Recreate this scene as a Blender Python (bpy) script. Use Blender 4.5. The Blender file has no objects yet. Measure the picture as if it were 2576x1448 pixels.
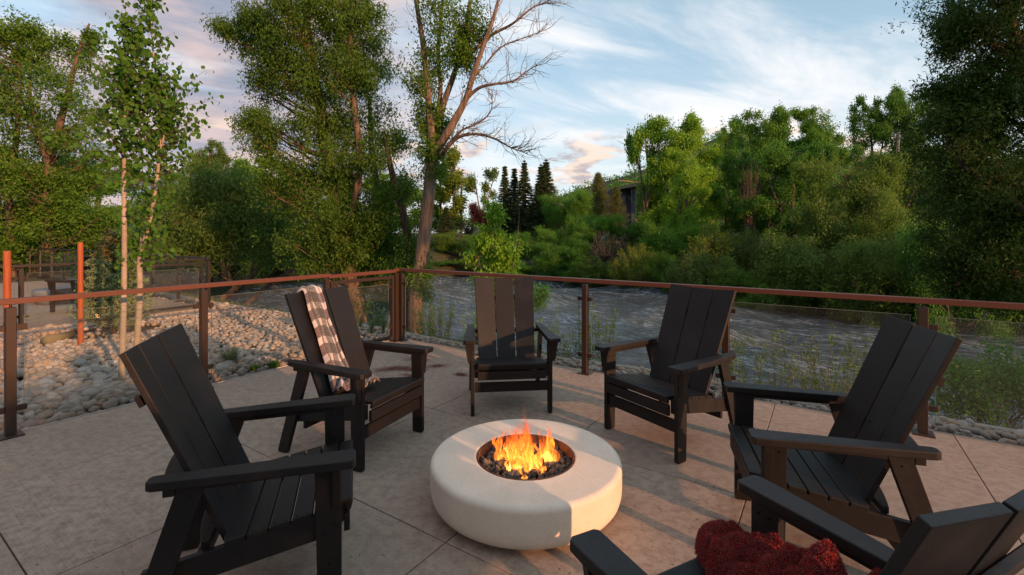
import bpy, bmesh, math, random
import numpy as np
from mathutils import Vector, Matrix, noise as mnoise
R = math.radians
S = bpy.context.scene
COL = S.collection
random.seed(7); rng = np.random.default_rng(7)

# ---------------------------------------------------------------- camera, light, exposure
F_, H_ = 1185.0, 1.6                        # focal length in pixels of a 2576 px wide frame, eye height
cd = bpy.data.cameras.new('camera'); cam = bpy.data.objects.new('camera', cd); COL.objects.link(cam)
cam.location = (0, 0, H_); cam.rotation_euler = (R(90), 0, 0)
cd.sensor_width = 36; cd.lens = 36 * F_ / 2576; cd.shift_y = -134 / 2576; cd.clip_start = .05; cd.clip_end = 3000
S.camera = cam
SUN_EL, SUN_AZ = 11.0, 135.0                # the sun stands low, 45 degrees to the right behind the camera
sd = Vector((math.sin(R(SUN_AZ)) * math.cos(R(SUN_EL)), math.cos(R(SUN_AZ)) * math.cos(R(SUN_EL)), math.sin(R(SUN_EL))))
ld = bpy.data.lights.new('sun', 'SUN'); ld.energy = 2.8; ld.angle = R(.7); ld.color = (1, .46, .22)
lo = bpy.data.objects.new('sun', ld); COL.objects.link(lo); lo.rotation_euler = sd.to_track_quat('Z', 'Y').to_euler(); lo.location = (20, -20, 12)
S.view_settings.view_transform = 'Standard'; S.view_settings.look = 'None'
S.view_settings.exposure = 1.02; S.view_settings.gamma = 1; S.view_settings.use_curve_mapping = False
S.render.engine = 'CYCLES'; cy = S.cycles
cy.use_denoising = True
cy.max_bounces = 8; cy.transparent_max_bounces = 24; cy.diffuse_bounces = 3; cy.glossy_bounces = 4; cy.transmission_bounces = 4
cy.sample_clamp_indirect = 6; cy.caustics_reflective = False; cy.caustics_refractive = False

W = bpy.data.worlds.new('World'); S.world = W; W.use_nodes = True
def build_world():
    nt = W.node_tree; nt.nodes.clear(); N = nt.nodes.new; L = nt.links.new
    def mth(op, a, b=None, c=None, clamp=False):
        n = N('ShaderNodeMath'); n.operation = op; n.use_clamp = clamp
        for i, v in enumerate((a, b, c)):
            if v is None: continue
            if isinstance(v, (int, float)): n.inputs[i].default_value = v
            else: L(v, n.inputs[i])
        return n.outputs[0]
    def ramp(f, a, b):                      # smooth step
        n = N('ShaderNodeMapRange'); n.interpolation_type = 'SMOOTHSTEP'; L(f, n.inputs[0]); n.inputs[1].default_value = a; n.inputs[2].default_value = b
        return n.outputs[0]
    def mix(f, a, b):
        n = N('ShaderNodeMix'); n.data_type = 'RGBA'
        if isinstance(f, float): n.inputs[0].default_value = f
        else: L(f, n.inputs[0])
        for k, v in ((6, a), (7, b)):
            if isinstance(v, tuple): n.inputs[k].default_value = (*v, 1)
            else: L(v, n.inputs[k])
        return n.outputs[2]
    def comb(x, y, z):
        n = N('ShaderNodeCombineXYZ')
        for i, v in enumerate((x, y, z)):
            if isinstance(v, (int, float)): n.inputs[i].default_value = v
            else: L(v, n.inputs[i])
        return n.outputs[0]
    def noise(vec, sc, det=6, rough=.55, dist=0.):
        n = N('ShaderNodeTexNoise'); L(vec, n.inputs['Vector']); n.inputs['Scale'].default_value = sc; n.inputs['Detail'].default_value = det
        n.inputs['Roughness'].default_value = rough; n.inputs['Distortion'].default_value = dist
        return n.outputs[0]
    tc = N('ShaderNodeTexCoord'); sep = N('ShaderNodeSeparateXYZ'); L(tc.outputs['Generated'], sep.inputs[0])
    x, y, z = sep.outputs
    sky = N('ShaderNodeTexSky'); sky.sky_type = 'NISHITA'; sky.sun_disc = False; sky.sun_elevation = R(SUN_EL); sky.sun_rotation = R(SUN_AZ)
    sky.air_density = 1.0; sky.dust_density = 1.2; sky.ozone_density = 1.2; sky.altitude = 2000
    el = z
    az = mth('ARCTAN2', x, y)
    # high cirrus: streaks on a distant sheet
    zz = mth('ADD', mth('MAXIMUM', z, 0.0), .16)
    cx = mth('DIVIDE', x, zz); cyy = mth('DIVIDE', y, zz)
    u = mth('ADD', mth('MULTIPLY', cx, .50), mth('MULTIPLY', cyy, .16)); v = mth('ADD', mth('MULTIPLY', cyy, 1.15), mth('MULTIPLY', cx, -.55))
    cir = noise(comb(u, v, 0.0), 1.5, 9, .60, .55)
    cir2 = noise(comb(cx, cyy, 3.7), .55, 3, .5)
    cf = mth('MULTIPLY', ramp(cir, .38, .66), ramp(cir2, .29, .52))
    # grey-lilac stratus towards the left
    su = mth('MULTIPLY', az, 2.2); sv = mth('MULTIPLY', z, 9.0)
    st = noise(comb(su, sv, 1.3), 1.25, 8, .58, .35)
    stm = ramp(mth('MULTIPLY', az, -1.0), .0, .36)
    stf = mth('MULTIPLY', ramp(mth('ADD', st, mth('MULTIPLY', stm, .30)), .49, .74), stm)
    stc = noise(comb(su, sv, 9.1), 2.1, 7, .6, .3)
    # small lit cumulus low over the horizon
    cu = noise(comb(mth('MULTIPLY', az, 5.0), mth('MULTIPLY', z, 13.0), 5.0), 2.0, 8, .55, .2)
    band = mth('MULTIPLY', ramp(z, .06, .12), mth('SUBTRACT', 1.0, ramp(z, .16, .24)))
    cuf = mth('MULTIPLY', ramp(cu, .49, .60), band)
    cus = noise(comb(mth('MULTIPLY', az, 5.0), mth('MULTIPLY', z, 13.0), 8.0), 3.0, 6, .55)
    hor = mth('SUBTRACT', 1.0, ramp(z, .05, .38))
    skyc = N('ShaderNodeMix'); skyc.data_type = 'RGBA'; skyc.blend_type = 'MULTIPLY'; skyc.inputs[0].default_value = 1
    L(sky.outputs[0], skyc.inputs[6]); skyc.inputs[7].default_value = (.15, .15, .15, 1)
    base = skyc.outputs[2]
    base = mix(.65, base, (.235, .325, .37))
    base = mix(mth('MULTIPLY', hor, .75), base, (.40, .435, .44))
    base = mix(mth('MULTIPLY', cf, .85), base, (.54, .53, .53))
    stcol = mix(ramp(stc, .36, .66), (.16, .175, .23), (.37, .28, .27))
    base = mix(mth('MULTIPLY', stf, .88), base, stcol)
    cucol = mix(ramp(cus, .38, .60), (.26, .215, .23), (.55, .42, .33))
    base = mix(mth('MULTIPLY', cuf, .85), base, cucol)
    bg = N('ShaderNodeBackground'); L(base, bg.inputs[0]); bg.inputs[1].default_value = 1.0
    out = N('ShaderNodeOutputWorld'); L(bg.outputs[0], out.inputs[0])
build_world()

# ---------------------------------------------------------------- helpers
def at(px, py, Y):                          # a direction in the photograph taken out to the distance Y
    return Vector(((px - 1288) / F_ * Y, Y, H_ - (py - 590) / F_ * Y))
def flr(px, py, z=0.):
    Y = (H_ - z) * F_ / (py - 590); return Vector(((px - 1288) / F_ * Y, Y, z))
OC = Vector((-1.71, 7.15, 0)); AX = Vector((.556, .831, 0)).normalized(); BX = Vector((.831, -.556, 0)).normalized()
def uv(u, v, z=0.): return OC + BX * u + AX * v + Vector((0, 0, z))
ANG = math.atan2(BX.y, BX.x)

def tag(o, label=None, cat=None, group=None, kind=None):
    if label: o['label'] = label
    if cat: o['category'] = cat
    if group: o['group'] = group
    if kind: o['kind'] = kind
    return o
def empty(name, loc=(0, 0, 0), rz=0.):
    o = bpy.data.objects.new(name, None); COL.objects.link(o); o.location = loc; o.rotation_euler = (0, 0, rz); o.empty_display_size = .1
    return o
def link(name, me, parent=None, loc=None, rot=None, sc=None):
    o = bpy.data.objects.new(name, me); COL.objects.link(o)
    if parent: o.parent = parent
    if loc is not None: o.location = loc
    if rot is not None: o.rotation_euler = rot
    if sc is not None: o.scale = sc if hasattr(sc, '__len__') else (sc, sc, sc)
    return o
def copy_tree(o, parent=None):
    c = o.copy(); COL.objects.link(c); c.parent = parent
    for ch in KIDS.get(o, ()): copy_tree(ch, c)
    return c
KIDS = {}
def build_kids():
    KIDS.clear()
    for o in bpy.data.objects:
        if o.parent: KIDS.setdefault(o.parent, []).append(o)
def np_mesh(name, verts, faces, mat, smooth=False, nper=4):
    """verts (n,3) array, faces (m,nper) array"""
    me = bpy.data.meshes.new(name); verts = np.asarray(verts, np.float32); faces = np.asarray(faces, np.int32)
    me.vertices.add(len(verts)); me.vertices.foreach_set('co', verts.ravel())
    me.loops.add(faces.size); me.loops.foreach_set('vertex_index', faces.ravel())
    me.polygons.add(len(faces)); me.polygons.foreach_set('loop_start', np.arange(0, faces.size, nper, dtype=np.int32))
    me.polygons.foreach_set('loop_total', np.full(len(faces), nper, np.int32))
    if smooth: me.polygons.foreach_set('use_smooth', np.ones(len(faces), bool))
    me.update(calc_edges=True); me.materials.append(mat)
    return me
class MB:                                   # a bmesh that collects shapes
    def __init__(s): s.bm = bmesh.new()
    def box(s, c, d, M=None, bev=0., seg=1):
        b = bmesh.new(); bmesh.ops.create_cube(b, size=1); bmesh.ops.scale(b, vec=d, verts=b.verts)
        if bev: bmesh.ops.bevel(b, geom=b.edges[:], offset=bev, segments=seg, affect='EDGES', profile=.6)
        bmesh.ops.translate(b, vec=c, verts=b.verts)
        if M: bmesh.ops.transform(b, matrix=M, verts=b.verts)
        return s.join(b)
    def prism(s, pts, axis, a, c, M=None, bev=0., seg=2):
        """outline pts (2D) extruded along axis ('x','y','z') from a to c"""
        b = bmesh.new(); vs = []
        for t in (a, c):
            vs.append([b.verts.new({'x': (t, p[0], p[1]), 'y': (p[0], t, p[1]), 'z': (p[0], p[1], t)}[axis]) for p in pts])
        b.faces.new(vs[0]); b.faces.new(vs[1][::-1]); n = len(pts)
        for i in range(n): b.faces.new((vs[0][(i + 1) % n], vs[0][i], vs[1][i], vs[1][(i + 1) % n]))
        bmesh.ops.recalc_face_normals(b, faces=b.faces)
        if bev: bmesh.ops.bevel(b, geom=b.edges[:], offset=bev, segments=seg, affect='EDGES', profile=.6)
        if M: bmesh.ops.transform(b, matrix=M, verts=b.verts)
        return s.join(b)
    def cyl(s, a, c, r0, r1=None, n=10, cap=True):
        a = Vector(a); c = Vector(c); r1 = r0 if r1 is None else r1; d = c - a; q = d.to_track_quat('Z', 'Y').to_matrix().to_4x4()
        b = bmesh.new(); bmesh.ops.create_cone(b, cap_ends=cap, segments=n, radius1=r0, radius2=r1, depth=d.length)
        bmesh.ops.transform(b, matrix=Matrix.Translation((a + c) / 2) @ q, verts=b.verts); return s.join(b)
    def join(s, b):
        me = bpy.data.meshes.new('t'); b.to_mesh(me); b.free(); s.bm.from_mesh(me); bpy.data.meshes.remove(me); return s
    def mesh(s, name, mat, smooth=False):
        me = bpy.data.meshes.new(name); s.bm.to_mesh(me); s.bm.free(); me.materials.append(mat)
        if smooth:
            me.polygons.foreach_set('use_smooth', np.ones(len(me.polygons), bool))
        return me
    def obj(s, name, mat, parent=None, smooth=False, **k): return link(name, s.mesh(name, mat, smooth), parent, **k)

# ---------------------------------------------------------------- materials
class G:                                    # small node helper
    def __init__(s, name):
        s.m = bpy.data.materials.new(name); s.m.use_nodes = True; s.t = s.m.node_tree; s.N = s.t.nodes; s.L = s.t.links.new
        s.b = s.N['Principled BSDF']; s.out = s.N['Material Output']
    def n(s, ty, **k):
        x = s.N.new('ShaderNode' + ty)
        for a, v in k.items(): setattr(x, a, v)
        return x
    def obj(s, sc=(1, 1, 1), rot=(0, 0, 0), src='Object'):
        if src == 'Pos':
            o = s.n('NewGeometry').outputs['Position']
        else: o = s.n('TexCoord').outputs[src]
        if any(rot):                        # turn first, stretch afterwards
            m = s.n('Mapping'); s.L(o, m.inputs[0]); m.inputs['Rotation'].default_value = rot; o = m.outputs[0]
        m = s.n('Mapping'); s.L(o, m.inputs[0]); m.inputs['Scale'].default_value = sc
        return m.outputs[0]
    def noise(s, vec, sc, det=4, rough=.55, dist=0.):
        x = s.n('TexNoise'); s.L(vec, x.inputs['Vector']); x.inputs['Scale'].default_value = sc; x.inputs['Detail'].default_value = det
        x.inputs['Roughness'].default_value = rough; x.inputs['Distortion'].default_value = dist; return x.outputs[0]
    def rng(s, f, a, b, c=0., d=1.):
        x = s.n('MapRange'); s.L(f, x.inputs[0])
        for i, v in enumerate((a, b, c, d)): x.inputs[i + 1].default_value = v
        return x.outputs[0]
    def mth(s, op, a, b):
        x = s.n('Math', operation=op)
        for i, v in enumerate((a, b)):
            if isinstance(v, (int, float)): x.inputs[i].default_value = v
            else: s.L(v, x.inputs[i])
        return x.outputs[0]
    def ramp(s, f, stops):
        x = s.n('ValToRGB'); s.L(f, x.inputs[0]); e = x.color_ramp.elements
        while len(e) < len(stops): e.new(.5)
        for k, (p, c) in zip(e, stops): k.position = p; k.color = (*c, 1)
        return x.outputs[0]
    def mix(s, f, a, b, blend='MIX'):
        x = s.n('Mix', data_type='RGBA', blend_type=blend)
        if isinstance(f, (int, float)): x.inputs[0].default_value = f
        else: s.L(f, x.inputs[0])
        for k, v in ((6, a), (7, b)):
            if isinstance(v, tuple): x.inputs[k].default_value = (*v, 1)
            else: s.L(v, x.inputs[k])
        return x.outputs[2]
    def bump(s, h, st=.3, d=.01, inp=None):
        x = s.n('Bump'); s.L(h, x.inputs['Height']); x.inputs['Strength'].default_value = st; x.inputs['Distance'].default_value = d
        if inp: s.L(inp, x.inputs['Normal'])
        s.L(x.outputs[0], s.b.inputs['Normal']); return x.outputs[0]
    def col(s, c):
        if isinstance(c, tuple): s.b.inputs['Base Color'].default_value = (*c, 1)
        else: s.L(c, s.b.inputs['Base Color'])
        return s
    def rough(s, r):
        if isinstance(r, (int, float)): s.b.inputs['Roughness'].default_value = r
        else: s.L(r, s.b.inputs['Roughness'])
        return s
    def spec(s, v): s.b.inputs['Specular IOR Level'].default_value = v; return s
M = {}
def leaf_mat(name, c0, c1, trans=.38, gloss=.22, noise_sc=.6):
    g = G(name); geo = g.n('NewGeometry'); n = g.noise(g.obj(src='Pos'), noise_sc, 2)
    f = g.mth('ADD', g.mth('MULTIPLY', geo.outputs['Random Per Island'], .65), g.mth('MULTIPLY', g.rng(n, .3, .7), .35))
    c = g.mix(f, c0, c1)
    g.col(c).rough(.55).spec(gloss)
    tr = g.n('BsdfTranslucent'); ct = g.mix(.5, c, g.mix(f, tuple(x * 1.5 for x in c0), tuple(min(1, x * 1.7) for x in (c1[0] * 1.1, c1[1], c1[2] * .5)))); g.L(ct, tr.inputs[0])
    ms = g.n('MixShader'); ms.inputs[0].default_value = trans; g.L(g.b.outputs[0], ms.inputs[1]); g.L(tr.outputs[0], ms.inputs[2]); g.L(ms.outputs[0], g.out.inputs[0])
    M[name] = g.m
def make_mats():
    # black recycled-plastic lumber
    g = G('black_lumber'); v = g.obj((1, 1, 1)); n = g.noise(g.obj((18, 18, 18)), 30, 3); gr = g.noise(g.obj((60, 4, 60)), 6, 5, .7)
    du = g.noise(g.obj(src='Pos'), 3.2, 5, .7); oi = g.n('ObjectInfo').outputs['Random']; g.col(g.mix(g.mth('MULTIPLY', g.rng(du, .48, .72), g.rng(oi, 0, 1, .15, .6)), g.mix(g.rng(n, .45, .75), (.0065, .0062, .0068), (.014, .013, .0135)), (.034, .031, .029))).rough(g.rng(gr, .3, .7, .42, .60)).spec(.32); g.bump(g.mth('ADD', gr, n), .35, .0015); M['lumber'] = g.m
    g = G('dark_screw'); g.col((.02, .02, .02)).rough(.3); g.b.inputs['Metallic'].default_value = .8; M['screw'] = g.m
    # bronze powder-coated metal
    g = G('bronze_metal'); n = g.noise(g.obj((1, 1, 1)), 260, 2); g.col(g.mix(g.rng(n, .35, .65), (.025, .0145, .0095), (.038, .022, .0145))).rough(.42).spec(.5); g.bump(n, .12, .001); M['bronze'] = g.m
    g = G('rail_bronze'); n = g.noise(g.obj((1, 1, 1)), 200, 3); n2 = g.noise(g.obj((2, 2, 2)), 2, 3)
    g.col(g.mix(g.rng(n, .3, .7), (.092, .029, .015), (.135, .044, .023))).rough(g.rng(n2, .3, .7, .38, .55)); g.bump(n, .2, .0015); M['rail'] = g.m
    g = G('dark_metal'); g.col((.016, .012, .010)).rough(.45).spec(.4); M['dark'] = g.m
    # concrete: a broom finish running along the slabs
    g = G('broomed_concrete'); rot = (0, 0, -ANG)
    pos = g.obj(src='Pos', rot=rot); br = g.noise(g.obj((2.2, 190, 1), rot, 'Pos'), 1, 3, .75); br2 = g.noise(g.obj((.5, 30, 1), rot, 'Pos'), 1, 3, .7)
    blot = g.noise(g.obj(src='Pos'), 1.1, 5, .6); fine = g.noise(g.obj(src='Pos'), 95, 4, .7); mid = g.noise(g.obj(src='Pos'), 17, 5, .72)
    rnd = g.n('ObjectInfo').outputs['Random']
    c = g.mix(g.rng(blot, .3, .7), (.345, .265, .200), (.455, .372, .288)); c = g.mix(g.mth('MULTIPLY', g.rng(mid, .44, .60), .62), c, (.20, .150, .118))
    c = g.mix(g.mth('MULTIPLY', g.rng(fine, .5, .75), .5), c, (.52, .47, .40)); c = g.mix(g.mth('MULTIPLY', g.rng(br, .45, .62), .42), c, (.17, .14, .115))
    c = g.mix(g.mth('MULTIPLY', rnd, .38), c, (.31, .235, .185))
    stn = g.noise(g.obj(src='Pos'), 2.6, 6, .68, .6); c = g.mix(g.mth('MULTIPLY', g.rng(stn, .60, .70), .45), c, (.16, .125, .095))
    spk = g.noise(g.obj(src='Pos'), 38, 2, .5); c = g.mix(g.mth('MULTIPLY', g.rng(spk, .68, .74), .7), c, (.10, .06, .04))
    g.col(c).rough(g.rng(mid, .3, .7, .72, .92)).spec(.35)
    h = g.mth('ADD', g.mth('MULTIPLY', br, .9), g.mth('ADD', g.mth('MULTIPLY', fine, .5), g.mth('MULTIPLY', br2, .5))); g.bump(h, .55, .004); M['concrete'] = g.m
    g = G('kerb_concrete'); n = g.noise(g.obj(src='Pos'), 12, 6, .7); g.col(g.mix(g.rng(n, .3, .7), (.26, .24, .21), (.38, .35, .31))).rough(.9); g.bump(n, .6, .01); M['kerb'] = g.m
    # fire bowl, cast concrete, cream
    g = G('cast_cream_concrete'); n = g.noise(g.obj(), 4, 6, .65); f = g.noise(g.obj(), 120, 3, .6); p = g.n('TexVoronoi'); g.L(g.obj(), p.inputs['Vector']); p.inputs['Scale'].default_value = 42
    pit = g.rng(p.outputs['Distance'], .03, .10); msk = g.rng(g.noise(g.obj(), 7, 2), .52, .60); pit = g.mth('MAXIMUM', pit, g.mth('SUBTRACT', 1.0, msk))
    c = g.mix(g.rng(n, .3, .7), (.66, .59, .48), (.79, .71, .59)); c = g.mix(g.rng(f, .55, .8), c, (.50, .45, .37)); c = g.mix(g.mth('SUBTRACT', 1.0, pit), c, (.25, .21, .17))
    g.col(c).rough(.75).spec(.35); g.bump(g.mth('ADD', g.mth('MULTIPLY', f, .25), pit), .25, .004); M['cream'] = g.m
    g = G('rusted_steel'); n = g.noise(g.obj(), 14, 6, .7); g.col(g.mix(g.rng(n, .35, .65), (.035, .018, .012), (.17, .062, .03))).rough(.75); g.bump(n, .4, .004); M['rust'] = g.m
    g = G('lava_rock'); n = g.noise(g.obj((1, 1, 1)), 60, 4, .7); r = g.n('ObjectInfo').outputs['Random']
    g.col(g.mix(r, g.mix(g.rng(n, .3, .7), (.03, .026, .024), (.10, .085, .075)), g.mix(g.rng(n, .3, .7), (.09, .075, .065), (.28, .245, .22)))).rough(.9); g.bump(n, .9, .006); M['lava'] = g.m
    # river cobbles
    def stone(name, key):
        g = G(name); r = g.n('ObjectInfo').outputs['Random'] if key == 'o' else g.n('NewGeometry').outputs['Random Per Island']
        c = g.ramp(r, [(0, (.22, .19, .16)), (.2, (.40, .355, .30)), (.38, (.50, .39, .29)), (.5, (.28, .27, .26)), (.66, (.55, .51, .46)), (.82, (.46, .31, .21)), (.92, (.38, .345, .31)), (1, (.64, .60, .55))])
        n = g.noise(g.obj((1, 1, 1), src='Pos'), 32, 5, .65); n2 = g.noise(g.obj((1, 1, 1), src='Pos'), 150, 3, .6)
        c = g.mix(g.mth('MULTIPLY', g.rng(n, .35, .7), .55), c, (.20, .165, .135)); c = g.mix(g.mth('MULTIPLY', g.rng(n2, .55, .75), .4), c, (.5, .45, .4))
        g.col(c).rough(.78).spec(.35); g.bump(g.mth('ADD', n, g.mth('MULTIPLY', n2, .4)), .35, .006); M['stone_' + key] = g.m
    stone('cobble_single', 'o'); stone('cobble_mass', 'i')
    g = G('wet_soil'); n = g.noise(g.obj(src='Pos'), 9, 7, .75); g.col(g.mix(g.rng(n, .3, .7), (.035, .026, .019), (.10, .08, .06))).rough(.95); g.bump(n, 1, .04); M['soil'] = g.m
    g = G('grassy_earth'); n = g.noise(g.obj(src='Pos'), 1.4, 8, .7); g.col(g.mix(g.rng(n, .35, .65), (.030, .045, .014), (.07, .065, .03))).rough(.95); g.bump(n, 1, .2); M['earth'] = g.m
    g = G('riprap_gravel'); n = g.noise(g.obj(src='Pos'), 7, 6, .8); g.col(g.mix(g.rng(n, .35, .65), (.10, .09, .08), (.26, .23, .21))).rough(.95); g.bump(n, 1, .2); M['riprap'] = g.m
    # fast river water, ripples drawn out along the current
    g = G('river_water'); rot = (0, 0, -ANG + R(6)); a = g.noise(g.obj((.42, 2.3, 1), rot, 'Pos'), 1.15, 5, .60, .9); b = g.noise(g.obj((2.0, 7.5, 1), rot, 'Pos'), 1.5, 6, .66, .8); c3 = g.noise(g.obj((.08, .30, 1), rot, 'Pos'), 1, 3)
    foam_glint = g.mth('MULTIPLY', g.rng(b, .45, .66), g.rng(a, .40, .60)); foam_glint = g.mth('MULTIPLY', g.mth('MULTIPLY', foam_glint, .95), g.rng(c3, .20, .45))  # pale streaks paint white water and sky reflection into the colour
    g.col(g.mix(foam_glint, (.038, .052, .060), (.42, .50, .56))).rough(g.rng(foam_glint, 0, 1, .10, .40)); g.b.inputs['IOR'].default_value = 1.45
    g.bump(g.mth('ADD', g.mth('MULTIPLY', a, 1.0), g.mth('MULTIPLY', b, .5)), 1.0, .085); M['water'] = g.m
    # clear fence glass: a thin sheet that mirrors by Fresnel
    g = G('fence_glass'); tr = g.n('BsdfTransparent'); tr.inputs[0].default_value = (.90, .945, .92, 1); gl = g.n('BsdfGlossy'); gl.inputs['Roughness'].default_value = .012; gl.inputs[0].default_value = (1, 1, 1, 1)
    fr = g.n('Fresnel'); fr.inputs[0].default_value = 1.5; ms = g.n('MixShader'); g.L(fr.outputs[0], ms.inputs[0]); g.L(tr.outputs[0], ms.inputs[1]); g.L(gl.outputs[0], ms.inputs[2])
    df = g.n('BsdfDiffuse'); df.inputs[0].default_value = (.55, .52, .46, 1); m2 = g.n('MixShader'); sm = g.noise(g.obj(), 3, 4, .6); g.L(g.rng(sm, .35, .75, .015, .060), m2.inputs[0])
    g.L(ms.outputs[0], m2.inputs[1]); g.L(df.outputs[0], m2.inputs[2]); g.L(m2.outputs[0], g.out.inputs[0]); M['glass'] = g.m
    g = G('glass_edge'); g.col((.17, .19, .15)).rough(.2); M['gedge'] = g.m
    g = G('stake_wood'); n = g.noise(g.obj((30, 30, 1.5)), 3, 5, .65); k = g.noise(g.obj(), 9, 3); g.col(g.mix(g.rng(n, .35, .65), (.27, .062, .016), (.42, .115, .032))).rough(.7); g.bump(n, .4, .004); M['stake'] = g.m
    # bark
    def bark(name, c0, c1, sx=9, sz=1.2, bs=1., d=.03, scars=None):
        g = G(name); n = g.noise(g.obj((sx, sx, sz)), 1.6, 6, .7, .4); n2 = g.noise(g.obj(), 3, 4); c = g.mix(g.rng(n, .38, .62), c0, c1)
        if scars:
            z = g.noise(g.obj((3, 3, 22)), 1.5, 3, .6); c = g.mix(g.rng(z, .60, .70), c, scars)
        g.col(c).rough(.9).spec(.25); g.bump(n, bs, d); M[name] = g.m
    bark('bark_cottonwood', (.055, .038, .026), (.20, .145, .10)); bark('bark_grey', (.05, .042, .035), (.16, .13, .105)); bark('bark_limb', (.085, .062, .045), (.25, .185, .135), 8, 1, .9, .03)
    bark('bark_aspen', (.30, .255, .195), (.45, .395, .315), 3, 3, .2, .004, (.10, .075, .055)); bark('bark_pale', (.20, .18, .155), (.36, .33, .29), 3, 5, .4, .01, (.08, .06, .05)); bark('bark_dark', (.03, .022, .016), (.09, .065, .045))
    leaf_mat('leaf_cotton', (0.057, 0.139, 0.015), (0.143, 0.279, 0.030)); leaf_mat('leaf_willow', (0.050, 0.124, 0.016), (0.129, 0.240, 0.030)); leaf_mat('leaf_dark', (0.048, 0.158, 0.022), (0.120, 0.287, 0.038), .35)
    leaf_mat('leaf_mid', (0.064, 0.191, 0.025), (0.153, 0.344, 0.041)); leaf_mat('leaf_bright', (0.118, 0.276, 0.023), (0.265, 0.487, 0.045)); leaf_mat('leaf_olive', (0.075, 0.160, 0.024), (0.160, 0.276, 0.038))
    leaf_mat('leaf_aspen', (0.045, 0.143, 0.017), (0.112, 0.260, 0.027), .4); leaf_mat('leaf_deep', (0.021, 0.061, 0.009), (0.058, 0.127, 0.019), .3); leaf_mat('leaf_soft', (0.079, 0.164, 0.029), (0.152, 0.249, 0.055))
    leaf_mat('leaf_yellow', (0.131, 0.210, 0.025), (0.261, 0.341, 0.045)); leaf_mat('leaf_plum', (0.048, 0.017, 0.019), (0.102, 0.034, 0.034)); leaf_mat('needle', (0.037, 0.081, 0.032), (0.084, 0.138, 0.051), .15); leaf_mat('needle_blue', (0.139, 0.229, 0.122), (0.301, 0.403, 0.179), .15, .4, 4)
    leaf_mat('needle_pine', (0.063, 0.097, 0.025), (0.140, 0.170, 0.045), .15); leaf_mat('leaf_rust', (0.143, 0.110, 0.033), (0.264, 0.165, 0.050)); leaf_mat('blossom', (0.500, 0.500, 0.460), (0.720, 0.720, 0.680), .3); leaf_mat('leaf_grass', (0.069, 0.130, 0.028), (0.154, 0.227, 0.056), .3)
    leaf_mat('flower_yellow', (0.400, 0.400, 0.080), (0.600, 0.600, 0.160), .3)
    g = G('bud_scale'); r = g.n('NewGeometry').outputs['Random Per Island']; g.col(g.mix(r, (.085, .020, .010), (.20, .050, .022))).rough(.8); M['bud'] = g.m
    g = G('leaf_litter'); r = g.n('NewGeometry').outputs['Random Per Island']; g.col(g.mix(r, (.035, .024, .016), (.11, .075, .045))).rough(.85); M['litter'] = g.m
    # red fleece
    g = G('red_fleece'); r = g.n('NewGeometry').outputs['Random Per Island']; g.col(g.mix(r, (.07, .004, .004), (.40, .015, .011))).rough(.8).spec(.2); g.b.inputs['Sheen Weight'].default_value = .4; M['fleece'] = g.m
    g = G('red_fleece_base'); n = g.noise(g.obj(), 70, 4, .7); g.col(g.mix(g.rng(n, .3, .7), (.06, .003, .004), (.26, .014, .012))).rough(.95).spec(.1); g.bump(n, 1, .01); M['fleece_base'] = g.m
    # woven plaid, drawn in the cloth's own coordinates (u across, v along, in metres)
    g = G('plaid_wool'); u = g.n('UVMap', uv_map='UVMap'); sp = g.n('SeparateXYZ'); g.L(u.outputs[0], sp.inputs[0])
    def bandf(o, per, duty, off): return g.mth('LESS_THAN', g.mth('FRACT', g.mth('ADD', g.mth('DIVIDE', o, per), off), 0), duty)
    bu = bandf(sp.outputs[0], .115, .42, .1); bv = bandf(sp.outputs[1], .140, .40, .3)
    both = g.mth('MULTIPLY', bu, bv); none = g.mth('MULTIPLY', g.mth('SUBTRACT', 1.0, bu), g.mth('SUBTRACT', 1.0, bv))
    m = g.n('Mapping'); g.L(u.outputs[0], m.inputs[0]); m.inputs['Scale'].default_value = (1, 1, 1); m.inputs['Rotation'].default_value = (0, 0, .78)
    ck = g.n('TexChecker'); g.L(m.outputs[0], ck.inputs[0]); ck.inputs['Scale'].default_value = 210; wn = g.noise(m.outputs[0], 190, 2, .6)
    tweed = g.mix(g.rng(wn, .40, .60), (.016, .016, .020), (.37, .37, .38)); c = g.mix(both, tweed, (.58, .55, .54)); c = g.mix(none, c, g.mix(g.rng(wn, .40, .62), (.010, .011, .015), (.20, .20, .21)))
    mar = bandf(sp.outputs[0], .345, .11, .02); c = g.mix(g.mth('MULTIPLY', mar, g.mth('MULTIPLY', .35, g.mth('SUBTRACT', 1.0, both))), c, (.16, .030, .030))
    g.col(c).rough(.95).spec(.1); g.b.inputs['Sheen Weight'].default_value = .3; g.bump(wn, .6, .003); M['plaid'] = g.m
    # flame: glowing gas, thin at its rim
    g = G('flame'); lw = g.n('LayerWeight'); lw.inputs[0].default_value = .5; sp = g.n('SeparateXYZ'); g.L(g.obj(), sp.inputs[0]); n = g.noise(g.obj((16, 16, 5)), 1.6, 4, .6, 1.2)
    h = g.rng(sp.outputs[2], 0.0, .29); fac = g.mth('SUBTRACT', 1.0, lw.outputs['Facing'])
    hot = g.mth('ADD', g.mth('MULTIPLY', n, 1.3), g.mth('MULTIPLY', h, -.60))
    col = g.ramp(hot, [(.05, (1, .13, .04)), (.40, (1, .14, .015)), (.66, (1, .30, .03)), (.92, (1, .62, .18))])
    em = g.n('Emission'); g.L(col, em.inputs[0]); g.L(g.mth('MULTIPLY', g.rng(hot, .2, 1.0, .40, 2.6), 1.0), em.inputs[1])
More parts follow.
